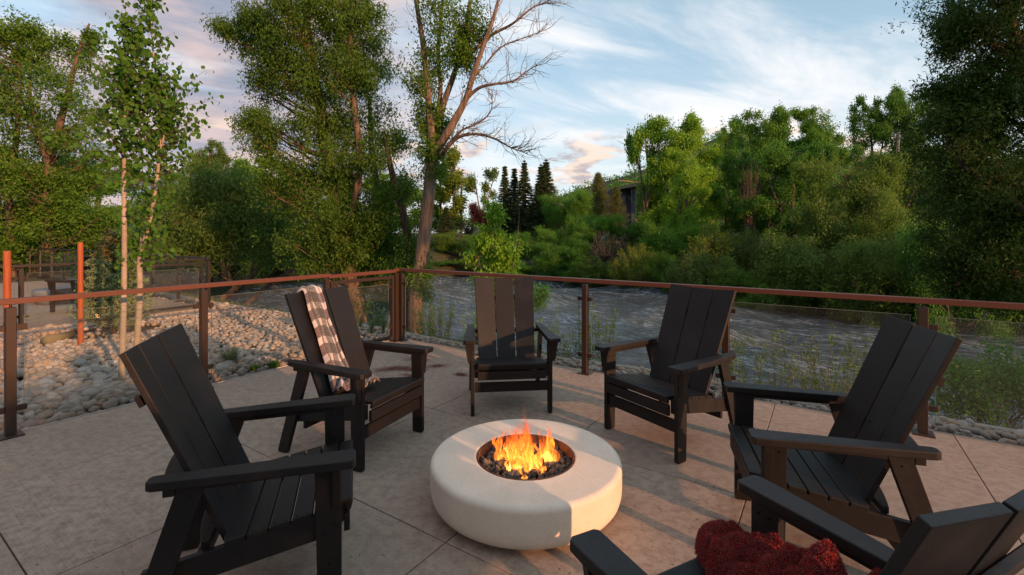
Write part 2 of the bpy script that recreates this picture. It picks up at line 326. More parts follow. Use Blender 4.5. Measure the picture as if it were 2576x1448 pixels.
    al = g.mth('MULTIPLY', g.rng(fac, .15, .85), g.rng(n, .40, .66)); al = g.mth('MULTIPLY', al, g.rng(h, .40, 1.0, .80, .08)); tr = g.n('BsdfTransparent'); ms = g.n('MixShader')
    g.L(al, ms.inputs[0]); g.L(tr.outputs[0], ms.inputs[1]); g.L(em.outputs[0], ms.inputs[2]); g.L(ms.outputs[0], g.out.inputs[0]); M['flame'] = g.m
    for nm, c, r in (('wall_pink', (.36, .22, .18), .9), ('wall_slate', (.05, .065, .095), .8), ('roof_green', (.020, .055, .040), .5), ('fascia_tan', (.35, .22, .13), .7), ('house_glass', (.02, .025, .03), .1), ('wire', (.25, .25, .25), .5),
                     ('pole_wood', (.10, .07, .05), .9), ('grey_cover', (.22, .24, .27), .7), ('drift_wood', (.24, .20, .11), .9), ('white_line', (.70, .70, .66), .5), ('tan_pave', (.42, .36, .28), .8)):
        g = G(nm); n = g.noise(g.obj(), 6, 5, .6); g.col(g.mix(g.rng(n, .3, .7), tuple(x * .82 for x in c), c)).rough(r); g.bump(n, .2, .01); M[nm] = g.m
make_mats()

# ---------------------------------------------------------------- the ground, the river, the paving
def gz2(u, v):                              # height of the land: near bank, river bed, far bank; the river bends round at the left
    near = np.interp(v, [-1500, -2, .62, .9, 1.5, 2.3, 3.2, 5, 1e4], [-.5, -.12, -.14, -.34, -.80, -1.30, -1.9, -2.6, -2.7])
    vf = 21.5 if u > -16 else max(2.5, 21.5 - (-16 - u) * 3.0); vf += mnoise.noise(Vector((u * .15, 7, 0))) * 1.2
    far = np.interp(v - vf, [-4, -1.5, 0, 1.5, 3.5, 6.5, 12.5, 23, 48, 130, 400, 1500], [-9, -2.1, -1.45, -.9, -.3, .1, .5, .9, 1.2, 2, 3, 4])
    return float(max(near, far))
def ground():
    vs = [-1500, -400, -60, -12, -6, -2, .35, .62, .9, 1.5, 2.3] + [3.2 + k * 1.0 for k in range(42)] + [50, 60, 80, 120, 200, 400, 1500]
    us = sorted(set([-1500, -600, -250, -120] + list(np.arange(-60, 61, 1.5)) + [90, 130, 250, 600, 1500]))
    co = []; nu = len(us)
    for v in vs:
        for u in us:
            z = gz2(u, v); far = v > 6 and z > -1.6
            q = (mnoise.noise(Vector((u * .35, v * .35, 0))) * .3 if v > 2 else 0) + (mnoise.noise(Vector((u * .06, v * .06, 3))) * .5 if far else 0)
            co.append(uv(u, v, z + q * (1 if v > 2 else 0))[:])
    f = []
    for j in range(len(vs) - 1):
        for i in range(nu - 1):
            a = j * nu + i; f.append((a, a + 1, a + nu + 1, a + nu))
    tag(link('ground', np_mesh('ground', co, f, M['earth'], True)), kind='structure')
    # the river: standing waves drawn out along the current
    us = np.concatenate([[-300, -120, -60], np.arange(-34, 34, .20), [60, 120, 300]]); vs = np.concatenate([np.arange(1.2, 27.2, .16)])
    r = np.random.default_rng(44); U, Vv = np.meshgrid(us, vs); Z = np.zeros_like(U)
    for k in range(46):
        lam = .45 * (1.075 ** k) * r.uniform(.8, 1.2); th = r.normal(0, .55) + math.pi / 2; kx, ky = math.cos(th) * 2 * math.pi / lam, math.sin(th) * 2 * math.pi / lam
        wob = np.sin(U * r.uniform(.2, .9) + Vv * r.uniform(-.6, .6) + r.uniform(0, 6.28)) * 1.3; env = .5 + .5 * np.sin(U * r.uniform(.15, .6) + Vv * r.uniform(.15, .6) + r.uniform(0, 6.28))
        Z += .0125 * lam ** .85 * env * np.sin(kx * U + ky * Vv + r.uniform(0, 6.28) + wob)
    Z *= np.where(np.abs(U) > 35, 0, 1); P = np.array(OC)[None, None, :] + U[..., None] * np.array(BX) + Vv[..., None] * np.array(AX); P[..., 2] = -1.5 + Z
    n = len(us); idx = (np.arange(len(vs) - 1)[:, None] * n + np.arange(n - 1)[None, :]).ravel()
    tag(link('river', np_mesh('river', P.reshape(-1, 3), np.stack([idx, idx + 1, idx + n + 1, idx + n], 1), M['water'], True)), kind='structure')
ground()

UJ = [-.06, 1.06, 2.39, 3.75, 4.99, 6.235, 7.5, 8.8, 10.2]; VJ = [.12, -.44, -1.81, -3.15, -4.42, -5.8, -7.2, -8.6]
def patio():
    root = tag(empty('patio'), kind='structure')
    for i in range(len(UJ) - 1):
        for j in range(len(VJ) - 1):
            a, b, c, d = UJ[i], UJ[i + 1], VJ[j + 1], VJ[j]
            g_ = .0032
            m = MB().box((0, 0, -.05), (b - a - 2 * g_, d - c - 2 * g_, .10), bev=.002, seg=1)
            o = m.obj('slab', M['concrete'], root); o.location = uv((a + b) / 2, (c + d) / 2); o.rotation_euler.z = ANG
    # dark bottom of the saw cuts
    MB().box(((UJ[0] + UJ[-1]) / 2, (VJ[0] + VJ[-1]) / 2, -.075), (UJ[-1] - UJ[0] - .02, VJ[0] - VJ[-1] - .02, .05)).obj('joint_base', M['lumber'], root, loc=OC, rot=(0, 0, ANG))
    # pale edging strip along the left side
    e = tag(MB().box((-.066, -3.2, -.03), (.010, 6.5, .068)).obj('edging_strip', M['white_line'], None, loc=OC, rot=(0, 0, ANG)), kind='structure')
    # second terrace beyond the stones
    r2 = tag(empty('far_patio'), kind='structure')
    for i in range(8):
        for j in range(5):
            MB().box((-6.55 - 1.4 * i, -.8 - 1.4 * j, -.05), (1.394, 1.394, .10), bev=.004).obj('slab', M['concrete'], r2, loc=OC, rot=(0, 0, ANG))
    # river-side kerb, a slightly wandering cast edge in lengths
    k = tag(empty('kerb'), kind='structure')
    kp = [(-22, .50), (-16, .52), (-11, .50), (-8, .47), (-5.64, .46), (-3.76, .53), (-2.6, .55), (-1.61, .56), (-.87, .56), (-.2, .50), (.78, .42), (2.18, .48), (3.6, .64), (4.9, .62), (6.17, .58), (7.4, .55), (9, .6), (12, .6)]
    for (a, b), (c, d) in zip(kp[:-1], kp[1:]):
        p, q = uv(a, b), uv(c, d); dr = q - p; m = MB().box((0, 0, -.10), (dr.length - .006, .09, .27), bev=.012, seg=2)
        o = m.obj('kerb_stone', M['kerb'], k); o.location = (p + q) / 2 + Vector((0, 0, -.058)); o.rotation_euler.z = math.atan2(dr.y, dr.x)
    return kp
KP = patio()
def kerb_v(u):
    return float(np.interp(u, [k[0] for k in KP], [k[1] for k in KP]))

# ---------------------------------------------------------------- cobbles
def ico(sub):
    b = bmesh.new(); bmesh.ops.create_icosphere(b, subdivisions=sub, radius=1); b.verts.ensure_lookup_table()
    v = np.array([x.co[:] for x in b.verts]); f = np.array([[q.index for q in p.verts] for p in b.faces]); b.free(); return v, f
def stone_shape(sub, seed, rough=.22, flat=.62):
    v, f = ico(sub); r = np.random.default_rng(seed); off = r.uniform(0, 50, 3)
    d = np.array([mnoise.noise(Vector(p * .9 + off)) for p in v]); w = v * (1 + rough * d[:, None] * 1.6)
    w = np.sign(w) * np.abs(w) ** .9
    w = w * np.array([1, r.uniform(.62, .9), r.uniform(flat - .12, flat + .12)]); return w, f
def rotm(rz, rx, ry):
    return np.array(Matrix.Rotation(rz, 3, 'Z') @ Matrix.Rotation(rx, 3, 'X') @ Matrix.Rotation(ry, 3, 'Y'))
def merge(shapes, items, mat, name, smooth=True):
    """items: (shape index, position, 3x3 matrix)"""
    V = []; Fc = []; n = 0
    for k, p, m in items:
        v, f = shapes[k]; V.append(v @ m.T + p); Fc.append(f + n); n += len(v)
    return np_mesh(name, np.concatenate(V), np.concatenate(Fc), mat, smooth, 3)
def visible(p, mx=60):
    if p[1] < .5: return False
    x = 1288 + p[0] / p[1] * F_; y = 590 + (H_ - p[2]) / p[1] * F_; return -mx < x < 2576 + mx and y < 1448 + mx
def cobbles():
    r = np.random.default_rng(3)
    lo = [stone_shape(1, 100 + i, .13) for i in range(10)]; hi = [stone_shape(3, 200 + i, .15) for i in range(14)]
    his = [np_mesh('stone', v, f, M['stone_o'], True, 3) for v, f in hi]
    beds = [('cobble_bed', (-5.78, -6.2, -.10, None), .068, (.036, .068)), ('cobble_strip', (-.06, .14, 11.0, None), .044, (.030, .052)), ('far_cobble_strip', (-17, -.02, -5.78, None), .12, (.06, .10))]
    allp = []
    for bi, (nm, (u0, v0, u1, _), sp, (s0, s1)) in enumerate(beds):
        root = tag(empty(nm), kind='structure')
        MB().box(((u0 + u1) / 2, (v0 + .46) / 2, -.115), (u1 - u0, .46 - v0, .05)).obj('soil', M['soil'], root, loc=OC, rot=(0, 0, ANG))
        for a in np.arange(u0, u1, sp):
            for b in np.arange(v0, .62, sp):
                u = a + r.uniform(-.5, .5) * sp; v = b + r.uniform(-.5, .5) * sp
                if v > kerb_v(u) - .07 or u < u0 + .03 or u > u1 - (.03 if bi == 0 else 0) or v < v0 + (.03 if bi else 0): continue
                if bi == 0 and v > -.1 and u > -.2: pass
                s = r.uniform(s0, s1) * (1.0 if r.random() > .10 else r.uniform(1.15, 1.45))
                if bi == 0:
                    s *= 1.0 - .18 * max(0, min(1, (v + 3) / 3))
                    dsp = math.hypot((u + 4.62) / .62, (v + 2.2) / .75)       # bare earth round the little spruce
                    if dsp < 1 and r.random() < .93: continue
                p = uv(u, v, (-.075 if bi != 1 else -.055) + r.uniform(-.012, .040) + s * .25)
                if bi == 0: p.z += .05 * mnoise.noise(Vector((u * .8, v * .8, 0))) + .02
                if p.y < .5: continue
                allp.append((s / p.y if visible(p) else 0, bi, p, s))
        beds[bi] = (nm, root)
    allp.sort(key=lambda t: -t[0]); items = {0: [], 1: [], 2: []}; cnt = {0: 0, 1: 0, 2: 0}
    for q, bi, p, s in allp:
        rot = (r.uniform(0, 6.28), r.uniform(-.3, .3), r.uniform(-.3, .3))
        if q and cnt[bi] < 290 and bi < 2 and (p.y < 6.2):
            cnt[bi] += 1; link('stone', his[r.integers(len(his))], beds[bi][1], p, (rot[1], rot[2], rot[0]), s)
        else: items[bi].append((r.integers(len(lo)), np.array(p), rotm(*rot) * s))
    for bi in items:
        tag(link('small_stones', merge(lo, items[bi], M['stone_i'], 'small_stones'), beds[bi][1]), kind='stuff')
cobbles()

# ---------------------------------------------------------------- railings
def post(parent, u, v, along, z0=0., mat='bronze', sides=(1, 1), stem=True, name='post'):
    """along: 'u' or 'v', the direction of the fence; sides: clamps towards - and +"""
    m = MB().box((0, 0, z0 + .51), (.062, .062, 1.02), bev=.003)
    p = m.obj(name, M[mat], parent, loc=uv(u, v), rot=(0, 0, ANG if along == 'u' else ANG + R(90)))
    MB().box((0, 0, z0 + .007), (.14, .14, .014), bev=.003).obj('base_plate', M[mat], p)
    if stem: MB().cyl((0, 0, z0 + 1.02), (0, 0, z0 + 1.05), .009).box((0, 0, z0 + 1.044), (.05, .03, .004)).obj('stem', M[mat], p)
    for sgn, on in zip((-1, 1), sides):
        if not on: continue
        for zc in (.215, .86):
            MB().box((sgn * .062, 0, z0 + zc), (.062, .030, .045), bev=.003).cyl((sgn * .06, -.017, z0 + zc + .011), (sgn * .06, .017, z0 + zc + .011), .006, n=8).cyl((sgn * .06, -.017, z0 + zc - .011), (sgn * .06, .017, z0 + zc - .011), .006, n=8).obj('clamp', M[mat], p)
    return p
def bar(parent, name, p, q, w, h, mat, z):
    d = q - p; o = MB().box((0, 0, 0), (d.length, w, h), bev=.004, seg=2).obj(name, M[mat], parent); o.location = (p + q) / 2 + Vector((0, 0, z)); o.rotation_euler.z = math.atan2(d.y, d.x); return o
def pane(parent, p, q, z0, z1):
    d = q - p; L = d.length; h = z1 - z0
    me = np_mesh('glass_pane', [(-L / 2, 0, -h / 2), (L / 2, 0, -h / 2), (L / 2, 0, h / 2), (-L / 2, 0, h / 2)], [(0, 1, 2, 3)], M['glass'])
    o = link('glass_pane', me, parent, (p + q) / 2 + Vector((0, 0, (z0 + z1) / 2)), (0, 0, math.atan2(d.y, d.x)))
    e = MB()
    e.box((0, 0, h / 2 + .0015), (L, .010, .003)).box((-L / 2 - .0015, 0, 0), (.003, .010, h + .006)).box((L / 2 + .0015, 0, 0), (.003, .010, h + .006)).obj('glass_edge', M['gedge'], o)
    return o
def railing(name, label, along, fixed, stations, zr=1.0675, mat='bronze', rail='rail', zoff=0., ends=(0, 0), raillen=(0, 0)):
    t = tag(empty(name, (0, 0, 0)), label, 'railing')
    P = (lambda s: uv(s, fixed)) if along == 'u' else (lambda s: uv(fixed, s))
    st = sorted(stations)
    for i, s in enumerate(st):
        post(t, *((s, fixed) if along == 'u' else (fixed, s)), along, zoff, mat, (i > 0 or ends[0], i < len(st) - 1 or ends[1]))
    for a, b in zip(st[:-1], st[1:]):
        pane(t, P(a + .078), P(b - .078), zoff + .10, zoff + .945)
    bar(t, 'handrail', P(st[0] - raillen[0]), P(st[-1] + raillen[1]), .066, .045, rail, zr + zoff); return t
def gate(name, label, u, v0, v1, zoff=0., mat='bronze', rail='rail'):
    t = tag(empty(name), label, 'gate'); z0, z1 = zoff + .05, zoff + .985; s = .045
    A, B = uv(u, v0), uv(u, v1)
    bar(t, 'frame_rail', A, B, s, s, mat, z1 - s / 2); bar(t, 'frame_rail', A, B, s, s, mat, z0 + s / 2)
    for w in (v0, v1):
        sg = 1 if w == v0 else -1
        MB().box((0, 0, (z0 + z1) / 2), (s, s, z1 - z0 - 2 * s - .002)).obj('frame_stile', M[mat], t, loc=uv(u, w + sg * s / 2), rot=(0, 0, ANG))
        for zc in (.22, .82): MB().box((0, sg * .045, zoff + zc), (.03, .05, .04), bev=.003).obj('clamp', M[mat], t, loc=uv(u, w + sg * s / 2), rot=(0, 0, ANG))
    pane(t, uv(u, v0 + .10), uv(u, v1 - .10), z0 + .07, z1 - .12)
    bar(t, 'handrail', A - AX * .03, B + AX * .03, .066, .045, rail, zoff + 1.05)
    for w in (.25, .75): MB().cyl((0, 0, zoff + .985), (0, 0, zoff + 1.03), .009).obj('stem', M[mat], t, loc=uv(u, v0 + (v1 - v0) * w))
    return t
railing('glass_railing', 'bronze glass railing with copper handrail in front of the cobble bed', 'v', .02, [-8.2, -6.85, -5.5, -4.10, -2.71, -1.265], raillen=(.03, .04))
gate('glass_gate', 'bronze framed glass gate behind the chair with the plaid blanket', .02, -1.215, -.135)
railing('glass_railing', 'long bronze glass railing with copper handrail along the river', 'u', -.02, [.075, 1.58, 3.083, 4.576, 6.034, 7.53, 9.0, 10.15], raillen=(.06, .02))
pp = post(bpy.data.objects['glass_gate'], .02, -.085, 'v', sides=(0, 0), stem=False, name='latch_post')
MB().box((0, 0, 0), (.066, .085, .045), bev=.004).obj('rail_cap', M['rail'], bpy.data.objects['glass_gate'], loc=uv(.02, -.062, 1.0675), rot=(0, 0, ANG))
railing('far_railing', 'dark glass railing on the river side of the far terrace', 'u', -.10, [-5.90 - 1.5 * k for k in range(11)], mat='dark', rail='dark', raillen=(.03, .03))
railing('far_railing', 'dark glass railing of the far terrace facing the cobbles', 'v', -5.86, [-6.0, -4.5, -3.0, -1.65], mat='dark', rail='dark', raillen=(.03, .03))
gate('far_gate', 'dark framed glass gate at the corner of the far terrace', -5.86, -1.60, -.22, mat='dark', rail='dark')

# ---------------------------------------------------------------- the fire bowl
def lathe(prof, n=96, cap0=False, cap1=False):
    V = []; Fc = []
    for r_, z in prof:
        for i in range(n): V.append((r_ * math.cos(2 * math.pi * i / n), r_ * math.sin(2 * math.pi * i / n), z))
    for j in range(len(prof) - 1):
        for i in range(n): a = j * n + i; b = j * n + (i + 1) % n; Fc.append((a, b, b + n, a + n))
    return V, Fc
FP = Vector((.083, 2.865, 0))
def fire_pit():
    t = tag(empty('fire_pit', FP), 'round cream concrete fire bowl burning in the middle of the chairs', 'fire pit')
    RO, RI, T = .572, .298, .262
    prof = [(.30, .030), (.49, .030), (.525, .034), (.546, .045), (.560, .064), (.568, .092), (.5715, .13), (RO, .18), (RO, .21), (RO, .225)]
    prof += [(RO - .030 + .030 * math.cos(a), T - .030 + .030 * math.sin(a)) for a in np.linspace(.1, 1.5, 7)]
    prof += [(RO - .040, T), (RO - .06, T), (RI + .03, T), (RI + .014, T), (RI + .012, T), (RI + .004, T - .003), (RI, T - .010), (RI, .14)]
    V, Fc = lathe(prof); link('bowl', np_mesh('bowl', V, Fc, M['cream'], True), t)
    V, Fc = lathe([(.0001, .002), (.475, .002), (.475, .029), (.0001, .029)], 64); link('plinth', np_mesh('plinth', V, Fc, M['cream']), t)
    V, Fc = lathe([(RI - .010, .12), (RI - .010, T - .006), (RI - .006, T - .001), (RI - .001, T - .003), (RI - .001, .12)], 80); link('burner_ring', np_mesh('burner_ring', V, Fc, M['rust'], True), t)
    V, Fc = lathe([(.0001, .185), (RI - .012, .185)], 48); link('burner_pan', np_mesh('burner_pan', V, Fc, M['rust']), t)
    r = np.random.default_rng(5); shp = [np_mesh('lava_rock', *(lambda q: (q[0], q[1]))(stone_shape(2, 300 + i, .55, .8)), M['lava'], False, 3) for i in range(10)]
    k = 0
    for a in np.arange(-.285, .29, .030):
        for b in np.arange(-.285, .29, .030):
            x, y = a + r.uniform(-.011, .011), b + r.uniform(-.011, .011); d = math.hypot(x, y)
            if d > .272 or k >= 298: continue
            s = r.uniform(.014, .024) * (1.3 if r.random() < .1 else 1); k += 1
            link('lava_rock', shp[r.integers(10)], t, (x, y,   .205 + r.uniform(-.008, .012) + .012 * (1 - d / .27)), tuple(r.uniform(0, 6.28, 3)), s)
    # the fire: tongues of burning gas
    fl = tag(empty('fire', FP + Vector((0, 0, .205))), 'orange flames rising from the lava rocks in the bowl', 'fire')
    r = np.random.default_rng(21)
    specs = [(-.02, -.02, .17, .050), (.03, -.04, .15, .045)]
    for (cx_, cy_, hh, n_, sp_) in ((0, -.03, .24, 13, .048), (-.07, .02, .21, 8, .040), (.03, -.10, .14, 9, .045), (-.125, .03, .18, 5, .020), (.14, .0, .23, 5, .016), (.0, .05, .28, 5, .04), (-.07, -.09, .11, 5, .03)):
        for _ in range(n_): specs.append((cx_ + r.normal(0, sp_), cy_ + r.normal(0, sp_ * .8), hh * r.uniform(.5, 1.35), r.uniform(.011, .028)))
    for q, (x, y, h, w) in enumerate(specs):
        n = 14; m = 22; V = []; Fc = []; ph = r.uniform(0, 6.28); ph2 = r.uniform(0, 6.28); lean = r.uniform(-.10, .06); tw = r.uniform(-1.5, 1.5)
        for j in range(m + 1):
            s = j / m; rad = w * (math.sin(math.pi * min(1, (s * .93 + .07)) ** .70) ** .75) * (1 - s * .30) * (1 + .18 * math.sin(9 * s + ph)) + .0005
            cx = x + lean * s * h * 1.3 + .020 * s ** .8 * math.sin(6.5 * s + ph) + .008 * math.sin(15 * s + ph2) * s; cyy = y + .014 * s * math.cos(6 * s + ph2)
            for i in range(n):
                a = 2 * math.pi * i / n + tw * s; rr = rad * (1 + .30 * math.cos(2 * a + 3 * s + ph) + .12 * math.sin(5 * a + 8 * s))
                V.append((cx + rr * math.cos(a), cyy + .55 * rr * math.sin(a), s * h))
        for j in range(m):
            for i in range(n): a = j * n + i; b = j * n + (i + 1) % n; Fc.append((a, b, b + n, a + n))
        link('flame', np_mesh('flame', V, Fc, M['flame'], True), fl)
    pl = bpy.data.lights.new('fire_light', 'POINT'); pl.energy = 2.6; pl.color = (1, .42, .12); pl.shadow_soft_size = .07
    o = bpy.data.objects.new('fire_light', pl); COL.objects.link(o); o.location = FP + Vector((0, -.02, .33))
fire_pit()

# ---------------------------------------------------------------- the chairs
LY, LZ = -.327 / .835, .768 / .835; NY, NZ = LZ, -LY
def bp(x, s, d): return Vector((x, -.44 + s * LY + d * NY, .388 + s * LZ + d * NZ))
def hexa(f4, tv, bev=.003):
    m = MB(); b = bmesh.new(); a = [b.verts.new(p) for p in f4]; c = [b.verts.new(p + tv) for p in f4]
    b.faces.new(a); b.faces.new(c[::-1])
    for i in range(4): b.faces.new((a[(i + 1) % 4], a[i], c[i], c[(i + 1) % 4]))
    bmesh.ops.recalc_face_normals(b, faces=b.faces)
    if bev: bmesh.ops.bevel(b, geom=b.edges[:], offset=bev, segments=2, affect='EDGES', profile=.6)
    return m.join(b)
def make_chair():
    t = empty('adirondack_chair'); LM = M['lumber']; scr = MB()
    def zt(y): return .468 - (.04 - y) * .1667
    sl = math.atan(.1667)
    y = .045
    for i in range(6):
        w = .076 if i else .070
        if i < 5:
            yc = y - w / 2; mtx = Matrix.Translation((0, yc, zt(yc) - .011)) @ Matrix.Rotation(sl, 4, 'X')
            MB().box((0, 0, 0), (.61 if i == 0 else .665, w, .022), mtx, bev=.004 if i else .009, seg=2).obj('seat_slat', LM, t)
            if i:
                for sx in (-.318, .318):
                    for dy in (-.02, .02):
                        p = mtx @ Vector((sx, dy, .0112)); scr.cyl(p, p + Vector((0, 0, .0014)), .0045, n=8)
        else:
            pts = [(-.3325, y), (.3325, y), (.3325, y - .070)] + [(x, y - .070 - .052 * (1 - (x / .3325) ** 2)) for x in np.linspace(.27, -.27, 9)] + [(-.3325, y - .070)]
            yc = y; m = MB().prism([(p[0], p[1] - yc) for p in pts], 'z', -.011, .011, Matrix.Translation((0, yc, zt(yc) - .011)) @ Matrix.Rotation(sl, 4, 'X'), .003, 1); m.obj('seat_slat', LM, t)
        y -= w + .007
    MB().box((0, 0, 0), (.61, .022, .036), Matrix.Translation((0, .030, .434)) @ Matrix.Rotation(R(-14), 4, 'X'), bev=.004, seg=2).obj('front_slat', LM, t)
    MB().box((0, .020, .362), (.61, .024, .074), bev=.004, seg=2).obj('front_slat', LM, t)
    MB().box((0, -.030, .247), (.655, .024, .084), bev=.003, seg=2).obj('front_stretcher', LM, t)
    MB().box((0, -.560, .235), (.655, .024, .084), bev=.003, seg=2).obj('rear_stretcher', LM, t)
    for s in (-1, 1):
        x0, x1 = s * .331, s * .363
        MB().prism([(0, .012), (.0, .642), (-.105, .642), (-.092, .006), (-.084, 0), (-.010, 0)], 'x', x0, x1, None, .003, 2).obj('front_leg', LM, t)
        MB().prism([(-.490, .642), (-.585, .642), (-.790, .010), (-.780, 0), (-.715, 0), (-.700, .010)], 'x', x0, x1, None, .003, 2).obj('rear_leg', LM, t)
        MB().prism([(-.002, .440), (-.002, .338), (-.600, .238), (-.735, .215), (-.715, .320)], 'x', s * .299, s * .329, None, .003, 2).obj('side_rail', LM, t)
        MB().prism([(.362 * s, .644), (.417 * s, .644), (.390 * s, .478), (.383 * s, .470), (.362 * s, .470)], 'y', -.034, -.004, None, .003, 2).obj('arm_bracket', LM, t)
        MB().box((s * .346, -.30, .632), (.030, .40, .022), bev=.003).obj('arm_batten', LM, t)
        a = [(.316, .042), (.330, .056), (.412, .056), (.428, .042), (.428, -.02), (.378, -.665), (.366, -.685), (.328, -.685), (.316, -.672)]
        MB().prism([(s * p[0], p[1]) for p in a], 'z', .645, .681, None, .006, 3).obj('arm', LM, t)
        for (yy, zz) in ((-.03, .60), (-.07, .60), (-.03, .40), (-.07, .36), (-.05, .24), (-.545, .60), (-.64, .29)):
            scr.cyl((s * .3625, yy, zz), (s * .3645, yy, zz), .005, n=8); scr.cyl((s * .3315, yy, zz), (s * .3295, yy, zz), .005, n=8)
    rec = -.036
    tv = Vector((0, -NY, -NZ)) * .022
    hexa([bp(-.087, -.10, rec), bp(.087, -.10, rec), bp(.097, .835, rec), bp(-.097, .835, rec)], tv).obj('back_slat', LM, t)
    for s in (-1, 1):
        hexa([bp(s * .096, -.10, rec + .002), bp(s * .268, -.10, 0), bp(s * .308, .835, 0), bp(s * .107, .835, rec + .002)], tv + Vector((s * .003, 0, 0))).obj('back_slat', LM, t)
    for x in (-.24, -.15, -.05, .05, .15, .24):
        d = rec + (abs(x) - .1) / .2 * .036 if abs(x) > .1 else rec
        p = bp(x, .29, d); q = bp(x, .29, d + .0015); scr.cyl(p, q, .005, n=8)
    # braces behind the back: a straight one high up, two with rounded rear edges lower down
    MB().box((0, 0, 0), (.46, .022, .045), Matrix.Translation(bp(0, .63, rec - .034)) @ Matrix.Rotation(math.atan2(-LY, LZ), 4, 'X'), bev=.003).obj('back_brace', LM, t)
    yb = bp(0, .27, rec - .024).y
    arc = [(x, yb - .085 * math.cos(x / .37 * 1.35) - .01) for x in np.linspace(.365, -.365, 13)]
    MB().prism([(-.365, yb + .01), (-.11, yb), (.11, yb), (.365, yb + .01)] + arc, 'z', .612, .643, None, .003, 2).obj('curved_brace', LM, t)
    yb = bp(0, .0, rec - .024).y
    arc = [(x, yb - .070 * math.cos(x / .30 * 1.3) - .01) for x in np.linspace(.296, -.296, 13)]
    MB().prism([(-.296, yb), (.296, yb)] + arc, 'z', .352, .383, None, .003, 2).obj('curved_brace', LM, t)
    tag(scr.obj('screw_heads', M['screw'], t), kind='stuff')
    return t
chair0 = make_chair()
CH = [((0.001, 4.163), 186.3, 'black slatted chair facing the camera from behind the fire bowl'),
      ((.954, 3.571), 122.8, 'black slatted chair turned left between the fire bowl and the river railing'),
      ((-.826, 2.308), -71.4, 'black slatted chair in the left foreground seen from behind its armrest'),
      ((-.858, 3.485), -113.8, 'black slatted chair with the plaid blanket over its back'),
      ((1.257, 2.528), 74.1, 'black slatted chair in profile between the red blanket and the right-hand railing'),
      ((.575, 1.57), 26.5, 'black slatted chair at the lower right corner holding the red blanket')]
build_kids()
chairs = []
for i, ((x, y), a, lab) in enumerate(CH):
    o = chair0 if i == 0 else copy_tree(chair0)
    o.location = (x, y, 0); o.rotation_euler.z = R(a); tag(o, lab, 'chair', 'black adirondack chairs around the fire bowl'); chairs.append(o)
FCH = [(Vector((-9.3, 9.9, 0)), 80, 'dark chair on the far terrace behind the orange stakes, turned left'), (uv(-9.4, -3.1), -60, 'dark chair farther back on the far terrace'), (uv(-7.3, -4.2), 70, 'dark chair on the far terrace close to its glass railing')]
for p, a, lab in FCH:
    o = copy_tree(chair0); o.location = p; o.rotation_euler.z = R(a); tag(o, lab, 'chair', 'dark chairs on the far terrace')

# ---------------------------------------------------------------- blankets and small litter
def plaid():
    me_n = 56; me_m = 150; V = []; UV = []; r = np.random.default_rng(4)
    Lr, Lf, Ls = .22, .835, .20                       # lengths: behind the back, down its front, over the seat
    for j in range(me_m + 1):
        q = j / me_m * (Lr + .05 + Lf + Ls) ; s = q - Lr
        for i in range(me_n + 1):
            t = i / me_n
            wdt = .168 + .060 * max(0, min(1, s / .8)); xc = .055 - .012 * max(0, s) + .010 * math.sin(4 * s)
            x = xc + wdt * (.5 - t) + .006 * math.sin(9 * s + 5 * t)
            rec = -.036 if abs(x) < .1 else -.036 + (abs(x) - .1) / .2 * .036
            f = .006 + .062 * abs(math.sin(math.pi * (2.1 * t + .16 * math.sin(3.1 * s + .6) + .22))) ** .55 + .008 * math.sin(21 * s + 6 * t) * max(0, min(1, s / .3))
            f *= (.35 + .65 * min(1, 7 * t)) * (.35 + .65 * min(1, 7 * (1 - t)))
            if s < 0:        p = bp(x, Lf + s * -1 * -1, rec - .026 - f * .6)
            elif s < .05:
                a = math.pi * s / .05; p = bp(x, Lf + (.006 + f * .7) * math.sin(a), rec - .011 + (.014 + f) * -math.cos(a) if a < math.pi / 2 else rec - .011 + (.014 + f) * -math.cos(a))
            elif s < .05 + Lf - .03:
                p = bp(x, Lf - (s - .05), rec + .004 + f)
            else:
                w = s - (.02 + Lf); y0 = -.40; crump = .020 * math.sin(38 * w + 7 * t) + .016 * math.sin(17 * t + 20 * w)
                y = y0 + w * .9; zz = .468 - (.04 - y) * .1667; p = Vector((x + .02 * math.sin(22 * w + 3 * t), y, zz + .022 + abs(crump) + f * .9 + .03 * math.exp(-w * 30)))
            V.append(p[:]); UV.append((t * .40 + .012 * math.sin(5 * q), q + .020 * math.sin(7 * t)))
    Fc = []; w = me_n + 1
    for j in range(me_m):
        for i in range(me_n): a = j * w + i; Fc.append((a, a + 1, a + w + 1, a + w))
    me = np_mesh('blanket', V, Fc, M['plaid'], True); uvl = me.uv_layers.new(name='UVMap'); idx = np.zeros(len(me.loops), np.int32); me.loops.foreach_get('vertex_index', idx)
    uvl.data.foreach_set('uv', np.array(UV, np.float32)[idx].ravel())
    o = link('plaid_blanket', me); o.location = chairs[3].location; o.rotation_euler = chairs[3].rotation_euler
    md = o.modifiers.new('s', 'SOLIDIFY'); md.thickness = .006; md.offset = 1
    tag(o, 'cream grey and maroon plaid blanket hanging over a chair back', 'blanket')
plaid()

